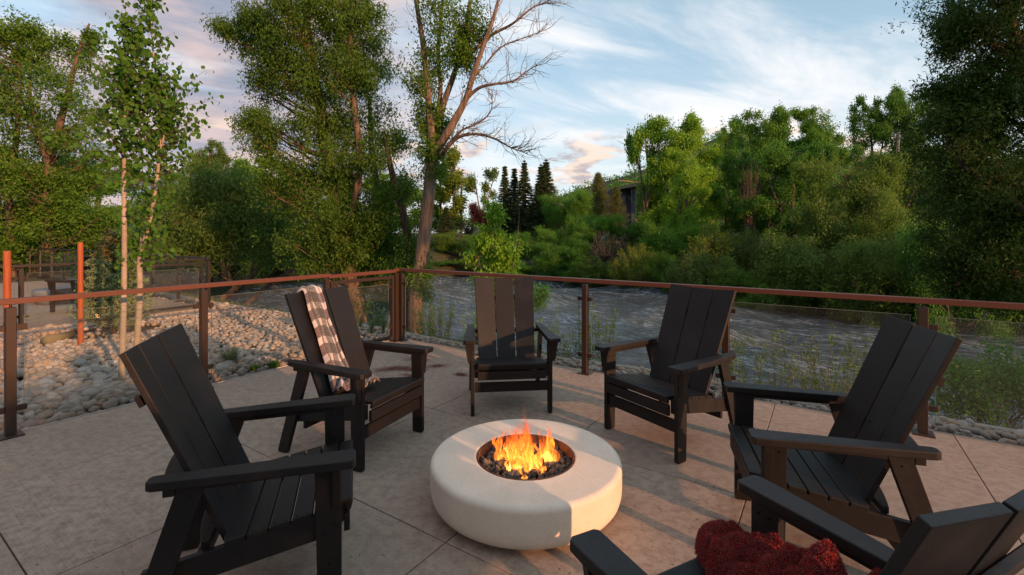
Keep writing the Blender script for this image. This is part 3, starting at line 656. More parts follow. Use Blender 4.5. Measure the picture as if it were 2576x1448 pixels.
def fleece():
    caps = [((.17, .02), (.27, -.03), .060, .10), ((.27, -.01), (.30, -.10), .050, .12), ((.13, -.06), (.24, -.09), .058, .125), ((.08, -.13), (.17, -.17), .055, .105), ((.19, -.14), (.30, -.17), .050, .12), ((.08, -.22), (.20, -.21), .060, .15),
            ((.22, -.235), (.29, -.27), .060, .20), ((.08, -.31), (.18, -.29), .066, .20), ((.17, -.335), (.28, -.31), .062, .25), ((.20, -.42), (.29, -.40), .050, .26), ((-.02, -.30), (.05, -.38), .08, .14), ((.03, -.20), (.06, -.14), .05, .07)]
    n, m = 120, 110; V = []
    for j in range(m + 1):
        y = -.50 + .60 * j / m
        for i in range(n + 1):
            x = -.33 + .64 * i / n; h = 0
            wx = x + .022 * math.sin(21 * y + 2); wy = y + .020 * math.sin(26 * x) + .012 * mnoise.noise(Vector((x * 20, y * 20, 1)))
            for (a, b), (c, d), rr, H in caps:
                dx, dy = c - a, d - b; t = max(0, min(1, ((wx - a) * dx + (wy - b) * dy) / (dx * dx + dy * dy))); q = math.hypot(wx - a - t * dx, wy - b - t * dy) / rr
                if q < 1: h = max(h, H * (1 - q ** 2.0) ** .5)
            h *= 1 + .30 * mnoise.noise(Vector((x * 13, y * 13, 4))) if h > .01 else 1; h += .016 * mnoise.noise(Vector((x * 30, y * 22, 0))) if h > .01 else 0
            V.append((x, y, .468 - (.04 - y) * .1667 - .004 + h))
    V = np.array(V); w = n + 1; Fc = []
    base = .468 - (.04 - V[:, 1]) * .1667
    up = V[:, 2] - base
    for j in range(m):
        for i in range(n):
            a = j * w + i; q = (a, a + 1, a + w + 1, a + w)
            if max(up[k] for k in q) > .005: Fc.append(q)
    o = link('red_blanket', np_mesh('red_blanket', V, Fc, M['fleece_base'], True)); o.location = chairs[5].location; o.rotation_euler = chairs[5].rotation_euler
    tag(o, 'crumpled deep red fleece blanket piled on the seat at lower right', 'blanket')
    # pile: short tufts standing on the cloth
    r = np.random.default_rng(9); Fa = np.array(Fc); A, B, D = V[Fa[:, 0]], V[Fa[:, 1]], V[Fa[:, 3]]; cr = np.cross(B - A, D - A); ar = np.linalg.norm(cr, axis=1); nn = cr / ar[:, None]
    k = r.choice(len(Fa), 60000, p=ar / ar.sum()); p = A[k] + (B[k] - A[k]) * r.random((len(k), 1)) + (D[k] - A[k]) * r.random((len(k), 1)); N = nn[k]
    d = N + r.normal(0, .55, N.shape); d /= np.linalg.norm(d, axis=1)[:, None]; sd_ = np.cross(d, r.normal(0, 1, N.shape)); sd_ /= np.linalg.norm(sd_, axis=1)[:, None]
    L = r.uniform(.005, .010, (len(k), 1)); Wd = .0016
    T = np.stack([p - sd_ * Wd, p + sd_ * Wd, p + d * L + sd_ * Wd * .4], 1).reshape(-1, 3)
    tag(link('pile', np_mesh('pile', T, np.arange(len(T)).reshape(-1, 3), M['fleece'], False, 3), o), kind='stuff')
fleece()

def flakes(name, pts, size, mat, label, cat=None, z=.002, asp=.5):
    r = np.random.default_rng(len(pts)); n = len(pts); p = np.array([q[:] for q in pts]); a = r.uniform(0, 6.28, n); L = r.uniform(*size, n); d = np.stack([np.cos(a), np.sin(a), r.uniform(-.15, .35, n)], 1) * L[:, None]; s = np.stack([-np.sin(a), np.cos(a), r.uniform(-.3, .3, n)], 1) * (L * r.uniform(asp * .6, asp * 1.2, n))[:, None]
    p = p + np.array([0, 0, z]); p[:, 2] += np.abs(d[:, 2]) + np.abs(s[:, 2])
    V = np.stack([p - d, p + s * .5, p + d, p - s * .5], 1).reshape(-1, 3)
    return tag(link(name, np_mesh(name, V, np.arange(len(V)).reshape(-1, 4), M[mat])), label, cat, None, 'stuff')
def litter():
    r = np.random.default_rng(12); P = []
    def pile(px, py, wx, wy, n):
        for _ in range(n):
            x = px + r.normal(0, wx); y = py + r.normal(0, wy) * 1.15 + .12 * (x - px) * math.sin(py); P.append(flr(x, y, r.uniform(0, .008)))
    for a in ((985, 928, 26, 2.6, 1500), (1030, 930, 24, 2.4, 1200), (1048, 905, 20, 2.6, 1000), (1030, 945, 14, 2, 400), (965, 945, 18, 4, 160), (1010, 897, 20, 3, 120), (1100, 921, 15, 2.0, 700), (1160, 943, 8, 1.8, 600), (1000, 920, 50, 16, 260)): pile(*a)
    flakes('bud_scales', P, (.005, .011), 'bud', 'red-brown bud scales swept into patches on the concrete by the gate', 'bud scales')
    P = []
    for _ in range(4200):
        u = r.uniform(0, 8.6); v = -8 * r.random() ** 1.25; q = uv(u, v)
        if mnoise.noise(q * .9) + .25 * r.normal() > -.1 and q.y > 1 and (q - FP).length > .6: P.append(q)
    flakes('leaf_litter', P, (.004, .0105), 'litter', 'dark specks of leaf litter scattered over the concrete', 'leaf litter')
    P = [uv(r.uniform(.1, 8.5), -8 * r.random()) for _ in range(170)]
    flakes('dry_twigs', P, (.009, .024), 'litter', 'short dry twigs and seed stalks lying on the concrete', 'twigs', asp=.12)
litter()

def stakes():
    for (px, Y, top, lab) in ((203, 6.92, 630 - 20, 'tall orange lodgepole tree stake standing alone in the cobbles'), (19, 5.5, 632, 'orange lodgepole tree stake at the left edge behind the railing post')):
        p = at(px, 590, Y); zt = H_ - (top - 590) / F_ * Y; n = 12; V = []; Fc = []
        rings = [(-.05, .036), (.2, .035), (.6, .0345), (1.0, .034), (zt - .012, .034), (zt, .029)]
        V, Fc = lathe([(r_, z) for z, r_ in rings] + [(.0005, zt + .001)], n)
        tag(link('tree_stake', np_mesh('tree_stake', V, Fc, M['stake'], True), None, (p.x, p.y, 0), (R(.6), R(.4), 0)), lab, 'stake')
    p = flr(938 / 1.0, 812, 0)
    q = at(940 - 36, 790, 8.9); 
    V, Fc = lathe([(.02, 0), (.02, .22), (.0005, .222)], 10); tag(link('cut_stake', np_mesh('cut_stake', V, Fc, M['stake'], True), None, (at(913, 0, 8.75).x, 8.75, -.06)), 'short cut-off pale stake at the kerb seen through the gate', 'stake')
    a = at(150, 865, 0); a = flr(113, 868); b = flr(180, 852)
    m = MB().cyl(a + Vector((0, 0, .05)), b + Vector((0, 0, .06)), .075, .06, 12); tag(m.obj('driftwood_log', M['drift_wood'], None, True), 'short weathered log lying at the edge of the cobbles', 'log')
stakes()

# ---------------------------------------------------------------- foliage tools
def tube(V, Fc, pts, rads, sides=6):
    pts = [Vector(p) for p in pts]; n0 = len(V); m = len(pts)
    for j, p in enumerate(pts):
        d = (pts[min(j + 1, m - 1)] - pts[max(j - 1, 0)]); d = d.normalized() if d.length > 1e-9 else Vector((0, 0, 1))
        a = d.cross(Vector((.3, .8, .52))); a = a.normalized() if a.length > 1e-6 else Vector((1, 0, 0)); b = d.cross(a)
        for i in range(sides):
            t = 2 * math.pi * i / sides; q = p + (a * math.cos(t) + b * math.sin(t)) * rads[j]; V.append((q.x, q.y, q.z))
    for j in range(m - 1):
        for i in range(sides):
            x = n0 + j * sides + i; y = n0 + j * sides + (i + 1) % sides; Fc.append((x, y, y + sides, x + sides))
def smooth_path(pts, k=6):
    pts = [Vector(p) for p in pts]; out = []
    P = [pts[0] * 2 - pts[1]] + pts + [pts[-1] * 2 - pts[-2]]
    for i in range(1, len(P) - 2):
        for q in range(k):
            t = q / k; a, b, c, d = P[i - 1:i + 3]
            out.append(.5 * ((2 * b) + (c - a) * t + (2 * a - 5 * b + 4 * c - d) * t * t + (3 * b - a - 3 * c + d) * t ** 3))
    return out + [pts[-1]]
def limb(r, a, b, bow=.25, n=6, wob=.04):
    a, b = Vector(a), Vector(b); L = (b - a).length; c = a.lerp(b, .5) + Vector((0, 0, -bow * L)) * .6 + Vector(r.normal(0, wob * L, 3)); out = []
    for i in range(n + 1):
        t = i / n; out.append(a * (1 - t) ** 2 + c * 2 * t * (1 - t) + b * t * t + Vector(r.normal(0, wob * L * .25 * (0 < i < n), 3)))
    return out
def leaves(r, C, per, sig, L, Wd, droop=.3, fold=.25, sizev=.35):
    """clumps of leaf blades round the points C"""
    C = np.asarray(C, float); n = len(C) * per; c = np.repeat(C, per, 0); p = c + r.normal(0, 1, (n, 3)) * np.asarray(sig)
    a = r.normal(0, 1, (n, 3)); a[:, 2] -= droop * 2; a /= np.linalg.norm(a, axis=1)[:, None]
    s = np.cross(a, r.normal(0, 1, (n, 3))); s /= np.linalg.norm(s, axis=1)[:, None] + 1e-9; nn = np.cross(a, s)
    l = (L * (1 + r.uniform(-sizev, sizev, n)))[:, None]; w = l * Wd / L
    V = np.stack([p, p + a * l * .45 + s * w * .5 + nn * w * fold, p + a * l, p + a * l * .45 - s * w * .5 + nn * w * fold], 1).reshape(-1, 3)
    return V
def quads(V): return np.arange(len(V), dtype=np.int32).reshape(-1, 4)
def lobes_pts(r, lobes, n, shell=.42, bough=24, tight=.24):
    """points in boughs: a first set of centres in the lobes, then a flattened tuft of points about each"""
    m = max(8, n // bough); w = np.array([l[3] * l[4] * l[5] for l in lobes]) ** .75; k = r.choice(len(lobes), m, p=w / w.sum()); Lb = np.array([l[:6] for l in lobes], float)[k]
    d = r.normal(0, 1, (m, 3)); d /= np.linalg.norm(d, axis=1)[:, None]; rad = r.random((m, 1)) ** shell * (1 + r.normal(0, .06, (m, 1)))
    c = Lb[:, :3] + d * rad * Lb[:, 3:6]; sz = np.minimum(Lb[:, 3:6].mean(1), np.percentile(Lb[:, 3:6].mean(1), 70)) * tight * r.uniform(.6, 1.5, m)
    q = np.repeat(np.arange(m), bough); o = r.normal(0, 1, (len(q), 3)) * np.array([1, 1, .62]) * sz[q][:, None]; return c[q] + o
def tree(name, label, cat, base, trunks, lobes, leaf, bark, nclump, per, sig, L, Wd, droop=.3, seed=1, limbs=90, lr=.012, group=None, shell=.42, bare=None, extra=None, twig=0, floor=None, sides=8):
    """trunks: list of (points, radii) in world space; everything is stored relative to base"""
    r = np.random.default_rng(seed); B = Vector(base); t = tag(empty(name, B), label, cat, group)
    TV, TF = [], []; tp = []
    for pts, rad in trunks:
        sp = smooth_path([Vector(p) - B for p in pts], 5); rr = np.interp(np.linspace(0, 1, len(sp)), np.linspace(0, 1, len(rad)), rad); tube(TV, TF, sp, rr, sides); tp += [(p, q) for p, q in zip(sp, rr)]
    C = lobes_pts(r, lobes, nclump, shell) - np.array(B)
    if floor is not None: C = C[C[:, 2] > floor - B.z]
    TP = np.array([p[:] for p, _ in tp]); TR = np.array([q for _, q in tp]); BV, BF = [], []
    sel = r.choice(len(C), min(limbs, len(C)), replace=False)
    for k in sel:
        c = C[k]; hd = np.linalg.norm(TP[:, :2] - c[:2], axis=1); tgt = c[2] - .55 * hd
        cost = np.abs(TP[:, 2] - tgt) + .9 * hd; a = int(np.argmin(cost)); rad = min(TR[a] * .55, lr * (1 + np.linalg.norm(c - TP[a]) * .5))
        ln = limb(r, TP[a], c, .12, 5); tube(BV, BF, ln, np.linspace(rad, rad * .22, len(ln)), 5)
        for _ in range(twig):
            q = ln[r.integers(2, len(ln))]; e = q + Vector(r.normal(0, .14, 3)) * (Vector(c) - Vector(TP[a])).length; tw = limb(r, q, e, .05, 3); tube(BV, BF, tw, np.linspace(rad * .3, rad * .1, len(tw)), 3)
    if TV: link('trunk', np_mesh('trunk', TV, TF, M[bark], True), t)
    if BV: tag(link('branches', np_mesh('branches', BV, BF, M[bark], True), t), kind='stuff')
    V = leaves(r, C, per, sig, L, Wd, droop)
    if extra is not None: V = np.concatenate([V, extra])
    tag(link('crown', np_mesh('crown', V, quads(V), M[leaf]), t), kind='stuff'); return t
def lpx(px, py, Y, rx, rz, ry=None):          # a lobe of a crown at a direction and distance
    p = at(px, py, Y); k = Y / F_; return (p.x, p.y, p.z, rx * k, (ry if ry else rx) * k, rz * k)

# ---------------------------------------------------------------- trees on the near bank
def near_trees():
    # tall cottonwood / willow left of centre, leaning left
    Y = 12.0
    tree('willow_tree', 'large leafy willow leaning left over the gate, its crown running out of the frame', 'tree', at(915, 812, Y),
         [([at(915, 812, Y), at(893, 735, Y), at(862, 640, Y), at(842, 520, Y + .1), at(822, 400, Y + .2), at(806, 270, Y + .2), at(785, 170, Y), at(772, 60, Y), at(765, -80, Y)], [.24, .20, .17, .16, .15, .13, .11, .09, .07]),
          ([at(862, 640, Y), at(890, 520, Y - .3), at(905, 400, Y - .4), at(890, 260, Y - .3), at(880, 120, Y - .2), at(890, -60, Y)], [.10, .09, .09, .08, .06, .05]),
          ([at(1002, 800, Y + 1), at(985, 660, Y + 1), at(960, 520, Y + 1), at(935, 380, Y + .8), at(930, 250, Y + .6)], [.14, .12, .10, .07, .05])],
         [lpx(770, 60, Y, 130, 150), lpx(640, 70, Y, 70, 60), lpx(590, 85, Y, 45, 22), lpx(880, 60, Y, 85, 150), lpx(800, -90, Y, 170, 90), lpx(700, 200, Y, 85, 75), lpx(835, 230, Y, 110, 110), lpx(925, 230, Y, 65, 90), lpx(930, 120, Y, 50, 80),
          lpx(675, 330, Y, 65, 42), lpx(660, 300, Y, 50, 25), lpx(760, 370, Y, 100, 80), lpx(880, 390, Y, 110, 95), lpx(965, 300, Y, 45, 70), lpx(985, 400, Y, 50, 70), lpx(730, 480, Y, 80, 70), lpx(850, 520, Y, 120, 90), lpx(960, 520, Y, 90, 90), lpx(1030, 560, Y, 50, 90),
          lpx(790, 620, Y, 80, 70), lpx(880, 640, Y, 90, 75), lpx(965, 650, Y, 90, 75), lpx(1020, 660, Y, 55, 50), lpx(925, 740, Y, 50, 45), lpx(850, 705, Y, 45, 35), lpx(455, 4, Y, 32, 10), lpx(965, 790, Y, 35, 30)],
         'leaf_willow', 'bark_cottonwood', 7400, 21, (.07, .07, .11), .078, .028, .55, seed=11, limbs=330, lr=.016, twig=2, shell=.36)
    # the bare-limbed cottonwood to its right
    Y = 10.6
    b = at(1047, 838, Y)
    T = [([b, at(1047, 760, Y), at(1062, 640, Y), at(1078, 500, Y), at(1084, 430, Y), at(1090, 385, Y)], [.185, .165, .150, .138, .13, .115]),
         ([at(1086, 420, Y), at(1084, 330, Y - .1), at(1076, 230, Y - .1), at(1064, 110, Y), at(1048, 10, Y), at(1036, -90, Y)], [.10, .085, .07, .06, .05, .04]),
         ([at(1086, 400, Y), at(1100, 320, Y + .2), at(1118, 255, Y + .2), at(1145, 180, Y + .3), at(1168, 90, Y + .3), at(1190, -40, Y + .3)], [.10, .085, .07, .06, .05, .04]),
         ([at(1092, 395, Y), at(1110, 360, Y - .1), at(1140, 310, Y - .2), at(1172, 250, Y - .2), at(1190, 190, Y - .3), at(1215, 120, Y - .3), at(1240, 50, Y - .3), at(1262, -30, Y)], [.11, .10, .085, .07, .06, .05, .04, .03]),
         ([at(1100, 300, Y + .3), at(1108, 220, Y + .3), at(1102, 130, Y + .4), at(1110, 40, Y + .4), at(1120, -60, Y + .4)], [.06, .05, .045, .035, .03]),
         ([at(1150, 170, Y + .2), at(1190, 130, Y), at(1235, 90, Y), at(1290, 60, Y - .2), at(1340, 20, Y - .2), at(1378, 8, Y - .2)], [.05, .04, .035, .025, .018, .010]),
         ([at(1172, 250, Y - .2), at(1205, 222, Y - .3), at(1245, 212, Y - .4), at(1290, 205, Y - .4), at(1325, 180, Y - .4), at(1350, 165, Y - .4)], [.045, .035, .028, .02, .013, .007]),
         ([at(1108, 398, Y), at(1125, 372, Y - .4), at(1155, 345, Y - .5), at(1200, 338, Y - .6), at(1245, 350, Y - .6), at(1285, 372, Y - .7), at(1328, 388, Y - .7)], [.05, .045, .038, .03, .022, .014, .006]),
         ([at(1122, 370, Y - .2), at(1160, 330, Y - .4), at(1200, 312, Y - .5), at(1232, 285, Y - .5), at(1238, 250, Y - .5), at(1228, 232, Y - .5)], [.03, .024, .018, .013, .009, .005]),
         ([at(1190, 190, Y - .3), at(1215, 170, Y), at(1260, 120, Y), at(1320, 95, Y), at(1375, 75, Y)], [.03, .024, .018, .012, .006])]
    t = tree('cottonwood_tree', 'tall forked cottonwood with bare sunlit limbs rising in the middle', 'tree', b, T,
         [lpx(1080, 200, Y, 45, 130), lpx(1120, 80, Y, 60, 110), lpx(1150, 170, Y, 40, 60), lpx(1060, 300, Y, 45, 60), lpx(1090, 360, Y, 45, 60), lpx(1110, 300, Y, 30, 50), lpx(1180, 100, Y, 30, 60), lpx(1040, 250, Y, 30, 40), lpx(1100, 440, Y, 30, 40), lpx(1040, 700, Y, 40, 40), lpx(1075, 720, Y, 18, 40), lpx(1200, 60, Y, 35, 50)],
         'leaf_cotton', 'bark_limb', 1300, 15, (.09, .09, .12), .070, .030, .4, seed=14, limbs=110, lr=.007, twig=2, sides=12)
    # bare twigs on the limbs that have no leaves
    r = np.random.default_rng(5); V, Fc = [], []
    for k, cnt, ln in ((1, 22, .6), (3, 20, .7), (5, 36, .6), (6, 28, .55), (7, 44, .5), (8, 22, .42), (9, 22, .5), (2, 14, .6)):
        sp = smooth_path([Vector(p) - b for p in T[k][0]], 8); rd = T[k][1]
        for _ in range(cnt):
            i = r.integers(len(sp) // 4, len(sp)); q = sp[i]; d = sp[min(i + 1, len(sp) - 1)] - sp[i - 1]; d.normalize()
            e = q + (d * r.uniform(.4, 1.1) + Vector(r.normal(0, .55, 3)) + Vector((0, 0, .25))).normalized() * ln * r.uniform(.4, 1.1)
            pth = limb(r, q, e, r.uniform(-.3, .5), 5, .06); tube(V, Fc, pth, np.linspace(.008, .0028, len(pth)), 4)
            for _ in range(3):
                q2 = pth[r.integers(2, len(pth))]; e2 = q2 + (e - q).normalized() * .16 + Vector(r.normal(0, .12, 3)); p2 = limb(r, q2, e2, .2, 3, .08); tube(V, Fc, p2, np.linspace(.0042, .002, len(p2)), 3)
    tag(link('bare_twigs', np_mesh('bare_twigs', V, Fc, M['bark_limb'], True), t), kind='stuff')
    # rough dark lower bark: the trunk below the fork
    Y = 11.2
    tree('slim_tree', 'slim dark trunk with few leaves close behind the forked cottonwood', 'tree', at(1022, 836, Y), [([at(1022, 836, Y), at(1024, 740, Y), at(1030, 640, Y), at(1015, 540, Y), at(985, 430, Y), at(965, 330, Y)], [.16, .14, .11, .09, .07, .04])],
         [lpx(1000, 480, Y, 50, 60), lpx(975, 370, Y, 40, 60), lpx(1035, 600, Y, 40, 60), lpx(1030, 690, Y, 50, 40)], 'leaf_willow', 'bark_dark', 420, 18, (.10, .10, .15), .08, .024, .5, seed=15, limbs=50, lr=.008)
    # far left group on the near bank
    Y = 19.0
    tree('cottonwood_tree', 'broad cottonwood at the left edge with a pale leaning upper trunk', 'tree', at(120, 705, Y),
         [([at(120, 705, Y), at(118, 600, Y), at(118, 500, Y), at(122, 420, Y), at(140, 350, Y), at(165, 260, Y), at(185, 180, Y), at(205, 110, Y), at(225, 60, Y)], [.17, .16, .15, .14, .13, .11, .08, .06, .03]),
          ([at(30, 705, Y), at(26, 600, Y), at(24, 480, Y), at(40, 360, Y), at(50, 220, Y), at(45, 80, Y)], [.16, .14, .12, .10, .07, .04]), ([at(122, 420, Y), at(95, 330, Y), at(75, 230, Y), at(80, 130, Y)], [.10, .08, .06, .03])],
         [lpx(40, 110, Y, 75, 70), lpx(120, 110, Y, 70, 65), lpx(-30, 200, Y, 110, 120), lpx(80, 230, Y, 110, 90), lpx(190, 130, Y, 60, 55), lpx(235, 130, Y, 42, 60), lpx(222, 84, Y, 26, 28), lpx(205, 240, Y, 65, 80), lpx(30, 350, Y, 110, 90), lpx(130, 360, Y, 95, 80), lpx(215, 350, Y, 55, 60), lpx(60, 470, Y, 110, 80), lpx(180, 470, Y, 70, 60), lpx(-40, 470, Y, 90, 90), lpx(70, 570, Y, 110, 60), lpx(160, 580, Y, 90, 50), lpx(0, 620, Y, 90, 40), lpx(110, 640, Y, 90, 30), lpx(240, 560, Y, 60, 60)],
         'leaf_cotton', 'bark_cottonwood', 3900, 17, (.12, .12, .12), .115, .055, .3, seed=21, limbs=260, lr=.018, twig=2)
    # a leaning willow over the water, many low stems
    Y = 16.0
    def lt(*q): return [at(x, y, Y) for x, y in q]
    tree('leaning_willow', 'low willow with several dark stems leaning over the water', 'tree', at(575, 742, Y),
         [(lt((560, 752), (590, 730), (630, 700), (665, 650), (690, 600), (702, 560)), [.12, .11, .10, .08, .05, .03]), (lt((622, 765), (655, 735), (690, 705), (720, 690), (760, 650)), [.08, .07, .06, .05, .03]), (lt((590, 730), (575, 690), (560, 640), (540, 590)), [.05, .045, .03, .02]),
          (lt((630, 700), (640, 640), (630, 580), (620, 520)), [.05, .04, .03, .02]), (lt((600, 725), (540, 680), (490, 640)), [.04, .03, .015])],
         [lpx(600, 540, Y, 80, 70), lpx(680, 560, Y, 75, 75), lpx(540, 600, Y, 75, 65), lpx(640, 640, Y, 70, 50), lpx(740, 610, Y, 45, 60), lpx(470, 620, Y, 60, 50), lpx(560, 470, Y, 90, 60), lpx(480, 530, Y, 70, 60), lpx(690, 470, Y, 50, 50)],
         'leaf_soft', 'bark_cottonwood', 3000, 17, (.14, .14, .15), .13, .03, .35, seed=24, limbs=200, lr=.012, twig=3, shell=.5)
    # dark willow filling the right edge
    Y = 8.6
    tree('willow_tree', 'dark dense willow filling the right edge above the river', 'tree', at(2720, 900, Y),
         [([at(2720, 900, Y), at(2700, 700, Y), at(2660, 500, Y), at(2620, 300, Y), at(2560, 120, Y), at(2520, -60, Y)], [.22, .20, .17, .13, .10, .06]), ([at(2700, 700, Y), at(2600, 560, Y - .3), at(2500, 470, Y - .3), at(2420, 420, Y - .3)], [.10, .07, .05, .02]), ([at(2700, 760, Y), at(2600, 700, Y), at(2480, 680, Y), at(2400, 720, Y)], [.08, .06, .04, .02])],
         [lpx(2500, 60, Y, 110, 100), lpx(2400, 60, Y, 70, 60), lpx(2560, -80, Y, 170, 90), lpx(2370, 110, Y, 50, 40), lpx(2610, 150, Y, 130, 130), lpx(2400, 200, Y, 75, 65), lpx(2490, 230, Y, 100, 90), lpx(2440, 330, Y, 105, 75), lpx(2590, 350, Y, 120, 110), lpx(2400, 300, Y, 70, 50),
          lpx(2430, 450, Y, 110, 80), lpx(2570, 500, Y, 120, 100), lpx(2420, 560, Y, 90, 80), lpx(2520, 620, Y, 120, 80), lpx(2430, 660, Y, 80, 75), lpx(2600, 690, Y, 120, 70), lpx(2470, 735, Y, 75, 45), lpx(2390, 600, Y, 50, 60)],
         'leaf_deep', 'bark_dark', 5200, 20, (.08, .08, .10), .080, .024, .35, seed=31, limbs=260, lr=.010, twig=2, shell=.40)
    # bright sapling beyond the middle chair
    Y = 9.4
    tree('maple_sapling', 'bright green young maple standing in front of the water behind the middle chair', 'tree', at(1245, 835, Y),
         [([at(1250, 835, Y), at(1245, 740, Y), at(1240, 640, Y), at(1240, 540, Y), at(1243, 500, Y)], [.025, .022, .018, .010, .004]), ([at(1256, 835, Y), at(1275, 740, Y), at(1295, 640, Y), at(1305, 560, Y), at(1306, 505, Y)], [.022, .018, .014, .008, .004]), ([at(1244, 835, Y), at(1222, 740, Y), at(1205, 660, Y), at(1195, 600, Y)], [.02, .016, .012, .005])],
         [lpx(1240, 530, Y, 22, 40), lpx(1243, 580, Y, 40, 38), lpx(1305, 530, Y, 13, 30), lpx(1300, 580, Y, 24, 35), lpx(1215, 640, Y, 38, 45), lpx(1265, 640, Y, 48, 45), lpx(1220, 700, Y, 42, 45), lpx(1275, 700, Y, 42, 45), lpx(1240, 765, Y, 55, 40), lpx(1215, 800, Y, 30, 25), lpx(1330, 760, Y, 40, 40)],
         'leaf_bright', 'bark_grey', 620, 17, (.055, .055, .075), .075, .032, .65, seed=33, limbs=120, lr=.006, twig=1)
near_trees()

def blue_spruce():
    B = flr(288, 841); r = np.random.default_rng(8); t = tag(empty('blue_spruce', B), 'small blue spruce with rusty tip standing in the cobbles behind the aspens', 'tree'); Hh = 1.72
    V, Fc = [], []; tube(V, Fc, [(0, 0, -.05), (0, 0, .6), (.01, 0, 1.2), (-.015, 0, Hh)], [.035, .028, .016, .004], 8); link('trunk', np_mesh('trunk', V, Fc, M['bark_dark'], True), t)
    BV, BF = [], []; T1 = []; T2 = []
    for k in range(330):
        z = .12 + (Hh - .2) * (k / 330) ** .9 + r.normal(0, .02); a = k * 2.4 + r.normal(0, .2); ln = .50 * (1 - (z / Hh) ** 1.2) ** .85 * r.uniform(.7, 1.08) + .05
        if z > 1.2: ln *= .9
        e = Vector((math.cos(a) * ln, math.sin(a) * ln, z + ln * r.uniform(.10, .38))); p = limb(r, (0, 0, z), e, .25, 5, .02); tube(BV, BF, p, np.linspace(.007, .0025, 6), 4)
        for _ in range(int(10 + ln * 46)):
            i = r.integers(1, 6); q = p[i]; d = (p[i] - p[i - 1]).normalized(); tip = q + (d + Vector(r.normal(0, .55, 3)) + Vector((0, 0, .15))).normalized() * r.uniform(.03, .075)
            (T2 if z > 1.15 and r.random() < .6 else T1).append((q, tip))
    tag(link('branches', np_mesh('branches', BV, BF, M['bark_dark'], True), t), kind='stuff')
    for nm, TT, mt in (('needles', T1, 'needle_blue'), ('tip_needles', T2, 'leaf_rust')):
        out = []
        for q, tip in TT:
            d = tip - q
            for w in range(9):
                c = q + d * (w / 8); n_ = (d.normalized() * .8 + Vector(r.normal(0, .7, 3))).normalized() * .020; s = n_.cross(Vector(r.normal(0, 1, 3))).normalized() * .0035
                out += [c - s, c + n_ * .5 + s, c + n_, c + n_ * .5 - s * 2]
        o = np.array([v[:] for v in out]); tag(link(nm, np_mesh(nm, o, quads(o), M[mt]), t), kind='stuff')
blue_spruce()

